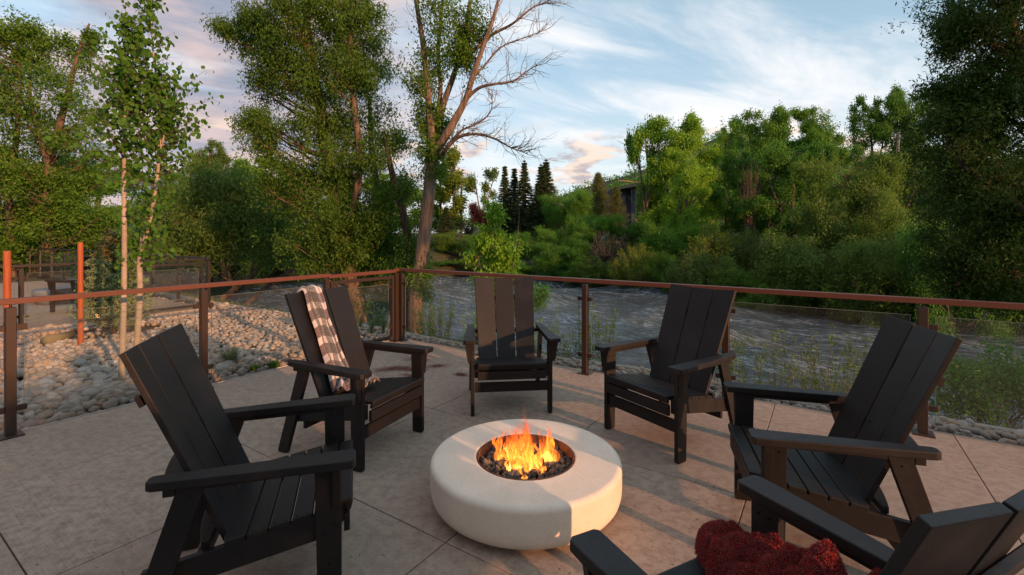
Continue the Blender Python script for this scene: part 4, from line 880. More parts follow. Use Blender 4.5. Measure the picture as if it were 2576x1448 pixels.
def aspens():
    r = np.random.default_rng(17); lv = []
    for k in range(6):                                  # round aspen leaves with a pointed tip, slightly cupped
        n = 9; a = np.linspace(0, 2 * math.pi, n, endpoint=False); rr = .5 * (1 + .12 * np.cos(a)) ; V = [(0, .0, .02)]
        for q in range(n):
            x = math.sin(a[q]) * rr[q]; y = -math.cos(a[q]) * rr[q] + .5 + (.16 if q in (n // 2, n // 2 + 1) else 0) * .7; V.append((x, y, .10 * abs(x) + r.normal(0, .03)))
        Fc = [(0, 1 + i, 1 + (i + 1) % n) for i in range(n)]; lv.append((np.array(V), np.array(Fc)))
    lm = [np_mesh('leaf', v, f, M['leaf_aspen'], False, 3) for v, f in lv]
    def aspen(label, stems, zones, seed, cut=None):
        r = np.random.default_rng(seed); b = Vector(stems[0][0][0]); t = tag(empty('aspen', b), label, 'tree', 'aspens in the cobble bed'); V, Fc = [], []; sp_all = []
        for pts, rad in stems:
            sp = smooth_path([Vector(p) - b for p in pts], 8); rr = np.interp(np.linspace(0, 1, len(sp)), np.linspace(0, 1, len(rad)), rad); tube(V, Fc, sp, rr, 10); sp_all.append((sp, rr))
        link('trunk', np_mesh('trunk', V, Fc, M['bark_aspen'], True), t)
        BV, BF = [], []; L = []
        for (si, f0, f1, cnt, ln, lpt) in zones:
            sp, rr = sp_all[si]
            for k in range(cnt):
                f = f0 + (f1 - f0) * (k + r.random()) / cnt; i = min(int(f * (len(sp) - 1)), len(sp) - 1); q = sp[i]; a = r.uniform(0, 6.28); l = ln * r.uniform(.45, 1.1) * (1 - .45 * f)
                e = q + Vector((math.cos(a) * .8, math.sin(a) * .8, r.uniform(.25, .9))).normalized() * l; p = limb(r, q, e, .12, 5, .03); tube(BV, BF, p, np.linspace(min(rr[i] * .4, .0055), .0012, 6), 5)
                for _ in range(int(lpt * (.5 + l))):
                    j = r.integers(1, 6); c = p[j] + Vector(r.normal(0, .045, 3)); st = c + Vector(r.normal(0, .025, 3)) + Vector((0, 0, -.02)); tube(BV, BF, [p[j], c], [.0012, .0008], 3); L.append((c, r.uniform(.030, .052)))
        tag(link('twigs', np_mesh('twigs', BV, BF, M['bark_grey'], True), t), kind='stuff')
        L.sort(key=lambda q: -q[1] / (q[0].y + b.y)); rest = []
        for k, (c, s) in enumerate(L):
            d = Vector((r.normal(0, .6), r.normal(0, .6), -1)).normalized(); m = (d.to_track_quat('Y', 'Z').to_matrix() @ Matrix.Rotation(r.uniform(0, 6.28), 3, 'Y'))
            if k < 290: link('leaf', lm[k % 6], t, c, m.to_euler(), s)
            else: rest.append((int(r.integers(6)), np.array(c), np.array(m) * s))
        if rest: tag(link('foliage', merge(lv, rest, M['leaf_aspen'], 'foliage', False), t), kind='stuff')
    Y = 5.05
    aspen('left-hand slim aspen with a straight pale trunk and dense dark crown', [([at(305, 967, Y), at(309, 860, Y), at(312, 740, Y), at(313, 600, Y), at(312, 450, Y), at(313, 330, Y), at(316, 240, Y), at(322, 120, Y), at(318, 40, Y)], [.033, .028, .026, .024, .020, .016, .013, .008, .003]),
                                                                     ([at(314, 330, Y), at(330, 230, Y), at(338, 150, Y), at(345, 90, Y)], [.013, .010, .006, .003])],
          [(0, .52, .78, 52, .80, 19), (0, .75, .99, 30, .38, 22), (1, .15, 1, 26, .26, 22), (0, .25, .5, 5, .30, 12)], 51)
    aspen('right-hand aspen whose pale trunk forks low above the handrail', [([at(337, 965, Y + .1), at(345, 860, Y + .1), at(352, 740, Y + .1), at(352, 650, Y + .1), at(368, 590, Y + .1), at(384, 520, Y + .1), at(396, 440, Y + .1), at(402, 350, Y + .1), at(400, 250, Y + .1), at(385, 130, Y + .1), at(380, 20, Y + .1), at(378, -40, Y + .1)], [.036, .031, .028, .026, .021, .019, .017, .014, .011, .008, .006, .003]),
                                                               ([at(352, 660, Y + .1), at(358, 600, Y + .15), at(366, 540, Y + .2), at(372, 500, Y + .2)], [.022, .021, .020, .018]),
                                                               ([at(398, 400, Y + .1), at(415, 330, Y + .1), at(420, 260, Y + .1), at(410, 200, Y + .1)], [.012, .009, .006, .003])],
          [(0, .50, .76, 56, .78, 19), (0, .74, .99, 34, .34, 22), (2, .1, 1, 30, .36, 20), (0, .22, .50, 30, .40, 19)], 52)
aspens()

# ---------------------------------------------------------------- prototypes for the far bank
def gpos(px, Y):
    if px > 1000 and Y < 37:               # keep the distance from the bank, not from the camera
        Y = (Vbank(1450, Y) + 5.94 - .95) / (.556 * (px - 1288) / F_ + .831)
    x = (px - 1288) / F_ * Y; d = Vector((x, Y, 0)) - OC; return Vector((x, Y, gz2(d.dot(BX), d.dot(AX))))
def Vbank(px, Y): return (.556 * (px - 1288) / F_ + .831) * Y + .95 - 5.94
PROTO = {}
def proto_tree(key, lobes, trunks, nclump, per, sig, L, Wd, droop, seed, limbs, lr, shell=.42, twig=1, w=None):
    r = np.random.default_rng(seed); TV, TF = [], []; tp = []
    for pts, rad in trunks:
        sp = smooth_path(pts, 4); rr = np.interp(np.linspace(0, 1, len(sp)), np.linspace(0, 1, len(rad)), rad); tube(TV, TF, sp, rr, 7); tp += list(zip(sp, rr))
    C = lobes_pts(r, lobes, nclump, shell); C = C[C[:, 2] > .01]; TP = np.array([p[:] for p, _ in tp]); TR = np.array([q for _, q in tp])
    for k in r.choice(len(C), min(limbs, len(C)), replace=False):
        c = C[k]; hd = np.linalg.norm(TP[:, :2] - c[:2], axis=1); a = int(np.argmin(np.abs(TP[:, 2] - (c[2] - .6 * hd)) + .9 * hd)); rad = min(TR[a] * .6, lr); ln = limb(r, TP[a], c, .1, 4); tube(TV, TF, ln, np.linspace(rad, rad * .25, len(ln)), 4)
    V = leaves(r, C, per, sig, L, Wd, droop)
    PROTO[key] = (np_mesh('crown', V, quads(V), M['leaf_mid']), np_mesh('trunk', TV, TF, M['bark_grey'], True), 2 * max(abs(np.percentile(V[:, 0], 1)), abs(np.percentile(V[:, 0], 99))), np.percentile(V[:, 2], 99.6))
def protos():
    r = np.random.default_rng(77)
    for k in range(3):                                   # broad cottonwoods: uneven stacks of lobes
        lb = []
        for i in range(15):
            z = .20 + .70 * (i + .5) / 15; w = .30 * math.sin(math.pi * min(1, (z - .05) * 1.02)) ** .6; a = i * 2.4 + k; q = w * r.uniform(.2, .95); lb.append((math.cos(a) * q, math.sin(a) * q, z, r.uniform(.07, .14), r.uniform(.07, .14), r.uniform(.06, .11)))
        lb += [(r.uniform(-.18, .18), r.uniform(-.1, .1), r.uniform(.86, .98), .045, .045, .045) for _ in range(5)]
        tr = [([(0, 0, 0), (.01, 0, .3), (-.01, .01, .6), (.02, 0, .88)], [.022, .018, .013, .004]), ([(0, 0, .25), (.10, .02, .5), (.16, 0, .72)], [.012, .009, .004]), ([(0, 0, .3), (-.10, -.03, .55), (-.14, 0, .76)], [.012, .009, .004])]
        proto_tree('cotton%d' % k, lb, tr, 2600, 17, (.014, .014, .016), .0145, .0075, .3, 300 + k, 90, .006)
    proto_tree('poplar', [(r.uniform(-.03, .03), r.uniform(-.03, .03), z, .055 * math.sin(math.pi * z ** .8) ** .5 + .02, .055, .06) for z in np.linspace(.18, .95, 15)], [([(0, 0, 0), (0, 0, .5), (0, 0, .95)], [.014, .010, .003])], 700, 14, (.015, .015, .03), .020, .011, .2, 311, 60, .004)
    proto_tree('aspen_far', [(r.uniform(-.22, .22), r.uniform(-.15, .15), r.uniform(.42, .93), r.uniform(.05, .10), .08, r.uniform(.05, .09)) for z in range(13)], [([(0, 0, 0), (.02, 0, .4), (.08, 0, .76)], [.016, .012, .004]), ([(0, 0, .2), (-.08, 0, .5), (-.12, 0, .76)], [.012, .009, .003]), ([(0, 0, .25), (.15, 0, .6), (.2, 0, .74)], [.010, .007, .003])], 360, 13, (.022, .022, .024), .024, .014, .2, 312, 50, .005)
    proto_tree('round', [(r.uniform(-.26, .26), r.uniform(-.2, .2), r.uniform(.35, .82), r.uniform(.11, .2), .15, r.uniform(.09, .15)) for z in range(14)], [([(0, 0, 0), (0, 0, .35), (.02, 0, .7)], [.022, .018, .006]), ([(0, 0, .15), (-.15, 0, .5)], [.012, .005]), ([(0, 0, .15), (.15, 0, .5)], [.012, .005])], 2600, 17, (.018, .018, .018), .0155, .0070, .3, 313, 90, .006)
    for k in range(3):                                   # domes of brush, down to the ground
        proto_tree('bush%d' % k, [(r.uniform(-.42, .42), r.uniform(-.3, .3), r.uniform(.15, .72), r.uniform(.12, .24), .2, r.uniform(.12, .24)) for z in range(15)], [([(0, 0, 0), (r.uniform(-.3, .3), 0, .6)], [.014, .004]) for _ in range(5)], 2400, 16, (.024, .024, .024), .021, .0085, .2, 320 + k, 110, .006, .5)
    # wands: upright shoots fanning out of one stool
    for k, (fan, n) in enumerate(((.42, 210), (.30, 150))):
        rr = np.random.default_rng(340 + k); V, Fc = [], []; C = []
        for i in range(n):
            a = rr.uniform(0, 6.28); q = rr.random() ** .6; e = Vector((math.cos(a) * q * fan, math.sin(a) * q * fan, (1 - .42 * q ** 2) * rr.uniform(.72, 1.04))); s = Vector((math.cos(a) * q * .12, math.sin(a) * q * .12, 0)); p = limb(rr, s, e, -.12, 6, .02); tube(V, Fc, p, np.linspace(.006, .0015, 7), 3)
            for _ in range(12): j = rr.uniform(.25, 1) ** .8 * 5.99; i0 = int(j); C.append(p[i0].lerp(p[min(6, i0 + 1)], j - i0)[:])
        L = leaves(rr, C, 7, (.014, .014, .022), .034, .008, -.55)
        PROTO['wand%d' % k] = (np_mesh('crown', L, quads(L), M['leaf_mid']), np_mesh('trunk', V, Fc, M['bark_grey'], True), 2 * np.percentile(np.abs(L[:, 0]), 98), np.percentile(L[:, 2], 99))
    # a leafless or nearly leafless shrub
    rr = np.random.default_rng(350); V, Fc = [], []
    for i in range(70):
        a = rr.uniform(0, 6.28); q = rr.random() ** .7; e = Vector((math.cos(a) * q * .30, math.sin(a) * q * .3, rr.uniform(.5, 1))); p = limb(rr, (0, 0, rr.uniform(0, .3)), e, -.1, 6, .03); tube(V, Fc, p, np.linspace(.007, .002, 7), 3)
        for _ in range(7): j = rr.integers(2, 7); e2 = p[j] + Vector(rr.normal(0, .07, 3)) + Vector((0, 0, .06)); p2 = limb(rr, p[j], e2, .1, 3, .05); tube(V, Fc, p2, np.linspace(.003, .0012, 4), 3)
    PROTO['dead'] = (None, np_mesh('trunk', V, Fc, M['bark_pale'], True), .6, 1.0)
    # conifers
    for key, n, wid, ndl, gap, fz in (('spruce', 520, .17, 9, .06, 1.0), ('spruce_b', 430, .14, 9, .06, 1.0), ('pine', 190, .27, 16, .22, .55)):
        rr = np.random.default_rng(360 + n); V, Fc = [], []; tube(V, Fc, [(0, 0, 0), (0, 0, .5), (0, 0, .99)], [.016, .011, .002], 7); C = []; D = []
        for i in range(n):
            z = gap + (.985 - gap) * (i / n) ** .92; z = z if key == 'pine' else (round(z * 30) / 30 + rr.normal(0, .004)); a = i * 2.399 + rr.normal(0, .3); ln = wid * max(0., 1 - z ** (1.0 if fz == 1 else 1.6)) ** (1.3 if fz == 1 else .8) * rr.uniform(.62, 1.12) + .002; dz = -ln * .35 if key != 'pine' else ln * .35
            p = limb(rr, (0, 0, z), (math.cos(a) * ln, math.sin(a) * ln, z + dz + rr.normal(0, .008)), .10 if key != 'pine' else -.1, 4, .02); tube(V, Fc, p, np.linspace(.003, .001, 5), 3)
            for w in range(ndl):
                j = rr.uniform(.15, 1) * 3.99; i0 = int(j); C.append(p[i0].lerp(p[i0 + 1], j - i0)[:])
        L = leaves(rr, C, 11 if key != 'pine' else 10, (.0035, .0035, .0035) if key != 'pine' else (.014, .014, .012), .0072 if key != 'pine' else .016, .0034, .15)
        PROTO[key] = (np_mesh('crown', L, quads(L), M['needle']), np_mesh('trunk', V, Fc, M['bark_dark'], True), 2 * wid * .95, 1.0)
protos()
NI = [0]
def inst(key, px, ytop, wpx, Y, leaf, label, cat, name, group, bark='bark_grey', z=None, lean=0.):
    NI[0] += 1; r = np.random.default_rng(900 + NI[0]); b = gpos(px, Y); Y = b.y
    if z is not None: b.z = z
    b.z -= .08; zt = H_ - (ytop - 590) / F_ * Y; cr, tk, w0, h0 = PROTO[key]; h = (zt - b.z) / h0; w = wpx / F_ * Y / w0 * (2.9 if key.startswith('spruce') else 1.15 if key == 'pine' else 1)
    t = tag(empty(name, b, r.uniform(-.5, .5) + (math.pi if r.random() < .5 else 0)), label, cat, group); t.scale = (w, w * .9, h); t.rotation_euler.y = lean
    for me, nm, mt in ((cr, 'crown', leaf), (tk, 'trunk', bark)):
        if me is None: continue
        o = link(nm, me, t); o.material_slots[0].link = 'OBJECT'; o.material_slots[0].material = M[mt]
        if nm == 'crown': tag(o, kind='stuff')
    return t
def far_bank():
    T, B = 'trees beyond the river', 'brush along the far river bank'
    for a in (
        # left of the big trees
        ('cotton0', 520, 360, 150, 34, 'leaf_soft', 'thin pale tree between the aspens and the big willow', 'tree', 'tree', T), ('cotton1', 655, 398, 210, 40, 'leaf_bright', 'bright round-topped tree seen left of the willow crown', 'tree', 'tree', T),
        ('cotton2', 430, 445, 220, 31, 'leaf_mid', 'mid green tree behind the right-hand aspen', 'tree', 'tree', T), ('bush0', 560, 470, 280, 25, 'leaf_soft', 'wide soft willow thicket across the water left of centre', 'bush', 'willow_thicket', B),
        ('cotton0', 250, 400, 260, 28, 'leaf_mid', 'dark tree behind the left-hand aspen trunk', 'tree', 'tree', T), ('cotton1', 60, 380, 300, 26, 'leaf_dark', 'very dark tree low at the left edge', 'tree', 'tree', T),
        ('bush1', 330, 500, 260, 23, 'leaf_dark', 'dark brush behind the little blue spruce', 'bush', 'brush', B), ('bush2', 130, 520, 300, 23.5, 'leaf_dark', 'dark brush beyond the far terrace railing at left', 'bush', 'brush', B), ('bush0', -60, 500, 280, 22, 'leaf_deep', 'near-black brush at the extreme left', 'bush', 'brush', B),
        ('bush1', 700, 590, 220, 27, 'leaf_olive', 'olive brush at the waterline below the willow crown', 'bush', 'brush', B), ('bush2', 470, 590, 240, 26, 'leaf_mid', 'green brush at the waterline behind the aspen stems', 'bush', 'brush', B),
        ('cotton2', 800, 430, 260, 44, 'leaf_mid', 'tree glimpsed through the willow crown', 'tree', 'tree', T), ('cotton0', 980, 440, 230, 46, 'leaf_bright', 'bright tree glimpsed right of the willow trunk', 'tree', 'tree', T), ('bush0', 860, 600, 260, 30, 'leaf_dark', 'dark brush behind the willow trunk', 'bush', 'brush', B),
        # centre
        ('poplar', 1142, 372, 62, 44, 'leaf_yellow', 'slender yellow-green poplar just right of the forked cottonwood', 'tree', 'poplar', T), ('poplar', 1108, 420, 60, 47, 'leaf_yellow', 'shorter poplar half hidden by the forked cottonwood trunk', 'tree', 'poplar', T), ('aspen_far', 1213, 425, 92, 58, 'leaf_soft', 'open-crowned aspen with white stems on the horizon', 'tree', 'aspen', T),
        ('spruce_b', 1270, 416, 44, 46, 'needle', 'first and slimmest spruce from the left of the row', 'tree', 'spruce', 'row of spruces'), ('spruce_b', 1294, 422, 46, 47, 'needle', 'low second spruce from the left of the row', 'tree', 'spruce', 'row of spruces'), ('spruce', 1319, 406, 58, 45, 'needle', 'third spruce, tall, in the middle of the row', 'tree', 'spruce', 'row of spruces'),
        ('spruce', 1361, 416, 62, 46, 'needle', 'fourth spruce, just left of the tallest', 'tree', 'spruce', 'row of spruces'), ('spruce', 1374, 404, 70, 44, 'needle', 'tallest spruce at the right end of the row', 'tree', 'spruce', 'row of spruces'), ('spruce', 1122, 520, 50, 38, 'needle', 'small dark spruce below the slender poplar', 'tree', 'spruce', T),
        ('round', 1217, 512, 70, 40, 'leaf_plum', 'purple-leaved plum left of the spruces', 'tree', 'plum_tree', T), ('dead', 1178, 545, 60, 36, 'leaf_mid', 'greyish bare shrub left of the purple plum', 'bush', 'bare_shrub', B),
        ('round', 1422, 486, 118, 41, 'leaf_mid', 'round green tree right of the spruces', 'tree', 'tree', T), ('round', 1485, 482, 70, 56, 'leaf_bright', 'pale green tree behind the round green one', 'tree', 'tree', T), ('pine', 1505, 436, 80, 44, 'needle_pine', 'taller pine left of the house', 'tree', 'pine', T), ('pine', 1550, 470, 66, 42, 'needle_pine', 'shorter pine hiding the house corner', 'tree', 'pine', T),
        ('bush1', 1150, 585, 130, 30, 'leaf_olive', 'yellowish brush right of the cottonwood trunk', 'bush', 'brush', B), ('bush2', 1090, 610, 120, 31, 'leaf_soft', 'soft brush behind the cottonwood trunk', 'bush', 'brush', B), ('bush0', 1240, 600, 130, 30, 'leaf_dark', 'dark brush behind the maple sapling', 'bush', 'brush', B), ('bush1', 1350, 575, 140, 31, 'leaf_mid', 'brush below the tall spruces', 'bush', 'brush', B),
        ('bush0', 1490, 540, 150, 33, 'leaf_mid', 'large domed bush in front of the pines', 'bush', 'bush', B), ('bush2', 1430, 590, 150, 30, 'leaf_dark', 'dark bush left of the domed one', 'bush', 'bush', B), ('bush1', 1395, 650, 90, 29, 'leaf_dark', 'bush flecked with white blossom at the waterline', 'bush', 'blossom_bush', B), ('bush0', 1580, 565, 130, 34, 'leaf_dark', 'dark brush under the house', 'bush', 'brush', B),
        ('dead', 1530, 590, 120, 30, 'leaf_mid', 'tangle of bare grey stems right of the domed bush', 'bush', 'bare_shrub', B), ('wand0', 1600, 628, 130, 28, 'leaf_yellow', 'yellow-green willow shoots fanning up at the waterline', 'bush', 'willow_shoots', B), ('wand1', 1500, 655, 110, 28.5, 'leaf_olive', 'smaller fan of willow shoots left of the yellow one', 'bush', 'willow_shoots', B), ('bush2', 1470, 650, 110, 29, 'leaf_mid', 'low green bush between blossom and willow shoots', 'bush', 'bush', B),
        # right
        ('cotton1', 1705, 296, 215, 35, 'leaf_bright', 'bright cottonwood right of the house, its top in the sun', 'tree', 'tree', T), ('cotton2', 1725, 380, 150, 32, 'leaf_bright', 'lower bright crown in front of the cottonwood', 'tree', 'tree', T), ('bush0', 1700, 560, 190, 31, 'leaf_mid', 'brush at the foot of the bright cottonwood', 'bush', 'brush', B),
        ('bush1', 1650, 445, 120, 36.5, 'leaf_mid', 'green crown covering the right part of the house', 'tree', 'tree', T), ('cotton0', 1825, 312, 110, 52, 'leaf_mid', 'narrower tree behind and right of the bright cottonwood', 'tree', 'tree', T), ('cotton1', 1930, 278, 190, 42, 'leaf_mid', 'tall tree with ragged sunlit top', 'tree', 'tree', T), ('cotton2', 2050, 274, 180, 42, 'leaf_mid', 'broad tall tree behind the olive willow', 'tree', 'tree', T), ('cotton0', 2190, 248, 150, 44, 'leaf_dark', 'open-topped tree left of the highest one', 'tree', 'tree', T),
        ('cotton1', 2280, 226, 160, 43, 'leaf_dark', 'highest tree of the far row, next to the dark willow', 'tree', 'tree', T), ('cotton2', 2420, 230, 220, 43, 'leaf_dark', 'tree mostly behind the dark willow', 'tree', 'tree', T), ('cotton0', 1870, 380, 150, 36, 'leaf_dark', 'dark tree in the gap behind the dead tree', 'tree', 'tree', T), ('cotton1', 1990, 360, 220, 35, 'leaf_dark', 'dark middle-height tree left of the olive willow', 'tree', 'tree', T),
        ('cotton2', 2250, 380, 260, 36, 'leaf_deep', 'dark mass behind the olive willow', 'tree', 'tree', T), ('dead', 1885, 400, 56, 33.5, 'leaf_mid', 'dead grey tree standing against the dark woods', 'tree', 'dead_tree', T),
        ('round', 2135, 392, 200, 30, 'leaf_olive', 'olive willow with rust-tinted top rising above the bank', 'tree', 'willow_tree', T), ('bush1', 2150, 470, 250, 28.5, 'leaf_soft', 'grey-green willow body below the rusty top', 'bush', 'willow_bush', B), ('bush2', 2240, 500, 190, 28, 'leaf_olive', 'olive bush right of the willow', 'bush', 'bush', B), ('bush0', 2060, 500, 110, 29, 'leaf_olive', 'small rounded olive crown left of the willow', 'bush', 'bush', B),
        ('bush0', 2080, 590, 330, 26.5, 'leaf_soft', 'wide grey-green thicket low on the right bank', 'bush', 'willow_thicket', B), ('bush1', 2280, 580, 260, 24.5, 'leaf_soft', 'thicket low on the bank beside the dark willow', 'bush', 'willow_thicket', B), ('bush2', 1960, 655, 200, 26.5, 'leaf_mid', 'low brush over the water right of the gravel slope', 'bush', 'brush', B),
        ('wand1', 1795, 575, 130, 29, 'leaf_yellow', 'yellow-tipped shoots above the gravel slope', 'bush', 'willow_shoots', B), ('wand0', 1885, 585, 120, 29.5, 'leaf_soft', 'pale grey-green shoots above the gravel slope', 'bush', 'willow_shoots', B), ('wand0', 1765, 640, 170, 26.5, 'leaf_soft', 'shoots below the gravel slope at the waterline', 'bush', 'willow_shoots', B), ('bush2', 1850, 655, 190, 26.3, 'leaf_olive', 'low olive brush below the gravel slope', 'bush', 'brush', B),
        ('bush1', 1660, 640, 130, 28, 'leaf_mid', 'green bush right of the yellow willow shoots', 'bush', 'bush', B), ('wand1', 2180, 640, 220, 25, 'leaf_olive', 'olive shoots overhanging the water at right', 'bush', 'willow_shoots', B), ('bush0', 2400, 560, 260, 23, 'leaf_dark', 'dark brush behind the lower dark willow', 'bush', 'brush', B), ('bush2', 1300, 650, 160, 28.5, 'leaf_mid', 'low brush behind the top of the middle chair', 'bush', 'brush', B),
        ('bush0', 1140, 655, 150, 28.5, 'leaf_mid', 'low brush at the water right of the cottonwood', 'bush', 'brush', B), ('bush1', 2600, 480, 300, 25, 'leaf_deep', 'black-green brush beyond the right edge', 'bush', 'brush', B), ('bush1', 780, 640, 200, 30, 'leaf_mid', 'brush at the far waterline seen under the willow', 'bush', 'brush', B), ('bush2', 970, 640, 200, 30, 'leaf_dark', 'dark waterline brush beside the slim trunk', 'bush', 'brush', B),
        ('aspen_far', 1625, 296, 90, 34.5, 'leaf_mid', 'thin open crown left of the bright cottonwood', 'tree', 'tree', T)):
        if a[7] == 'tree' and a[8] in ('aspen',): inst(*a, bark='bark_pale')
        else: inst(*a)
    # rusty flush on top of the olive willow, blossoms on the flecked bush, pale leaning trunks
    r = np.random.default_rng(41)
    for nm, lb, n, mt, lab, sz in (('rusty_shoots', [lpx(2145, 440, 29, 55, 35), lpx(2170, 480, 28, 50, 30)], 240, 'leaf_rust', 'rust-coloured new shoots at the top of the olive willow', .10), ('white_blossom', [lpx(1365, 695, 30, 22, 22), lpx(1420, 660, 31, 24, 12)], 78, 'blossom', 'sprays of white blossom on the waterline bush', .05)):
        C = lobes_pts(r, lb, n, .5); V = leaves(r, C, 5 if mt == 'blossom' else 26, (.16, .16, .16), sz, sz * .5, .0); c0 = np.array(gpos(lb[0][0] / lb[0][1] * F_ + 1288, lb[0][1])); tag(link(nm, np_mesh(nm, V - c0, quads(V), M[mt]), None, c0), lab, 'shoots' if 'rust' in nm else 'blossom', None, 'stuff')
    for pts, rad, lab in (([at(1625, 372, 33), at(1632, 420, 33), at(1640, 480, 33), at(1646, 545, 33), at(1652, 600, 33), at(1655, 680, 33)], [.05, .12, .15, .17, .19, .2], 'pale leaning trunk in front of the bright cottonwood'), ([at(2262, 330, 37), at(2256, 400, 37), at(2250, 450, 37), at(2240, 500, 37), at(2236, 600, 37)], [.08, .13, .15, .17, .19], 'white birch trunk against the dark woods at right')):
        V, Fc = [], []; b = Vector(pts[-1]); sp = smooth_path([Vector(p) - b for p in pts], 5); tube(V, Fc, sp, np.interp(np.linspace(0, 1, len(sp)), np.linspace(0, 1, len(rad)), rad), 8)
        for _ in range(10 if rad[1] < .125 else 0): i = r.integers(0, len(sp) - 8); e = sp[i] + Vector((r.normal(0, 1), r.normal(0, 1), r.uniform(.2, 1.4))); tube(V, Fc, limb(r, sp[i], e, .1, 4), [.05, .04, .03, .02, .01], 4)
        tag(link('birch_trunk', np_mesh('birch_trunk', V, Fc, M['bark_pale'], True), None, b), lab, 'tree trunk')
far_bank()
def behind():                              # unseen trees and a leafy screen added behind the camera to block light
    for k, (x, y, h, w, key) in enumerate(((-15, -4, 11, 8, 'cotton2'), (17, -3.5, 11, 7, 'cotton0'), (*uv(12.8, -10.6)[:2], 9.5, 6.6, 'round'), (*uv(13.0, -15.5)[:2], 9.5, 6.6, 'cotton1'))):
        cr, tk, w0, h0 = PROTO[key]; t = tag(empty('tree', (x, y, -.2), k * 1.3), ('tall unseen tree added left of and behind the camera to block sky light', 'tall unseen tree added right of and behind the camera to block sky light', 'unseen round tree added to shade the far terrace', 'second unseen tree added to shade the far terrace')[k], 'tree', 'unseen light-blocking trees added behind the camera'); t.scale = (w / w0, w / w0, h / h0)
        for me, nm in ((cr, 'crown'), (tk, 'trunk')):
            o = link(nm, me, t); o.material_slots[0].link = 'OBJECT'; o.material_slots[0].material = M['leaf_mid' if nm == 'crown' else 'bark_grey']
            if nm == 'crown': tag(o, kind='stuff')
    # made-up clipped leaf wall, unseen, added to shade the left of the terrace
    h = tag(empty('shade_hedge', uv(11.6, -5.0), ANG), 'tall clipped leaf wall, unseen, added behind the camera to shade the terrace', 'shade_hedge'); r = np.random.default_rng(71)
    C = np.stack([r.normal(0, .28, 3800), -10.5 * r.random(3800), .1 + 2.62 * r.random(3800) ** .8], 1); C[:, 2] += .22 * np.sin(C[:, 1] * 1.7) + .12 * np.sin(C[:, 1] * 4.1)
    L = leaves(r, C, 12, (.10, .12, .10), .11, .06, .2); tag(link('foliage', np_mesh('foliage', L, quads(L), M['leaf_mid']), h), kind='stuff')
    V, Fc = [], []
    for k in range(12): tube(V, Fc, [(0, -.4 - .9 * k, -.15), (.03, -.4 - .9 * k, 1), (0, -.35 - .9 * k, 2.2)], [.04, .03, .01], 6)
    link('stems', np_mesh('stems', V, Fc, M['bark_grey']), h)
behind()

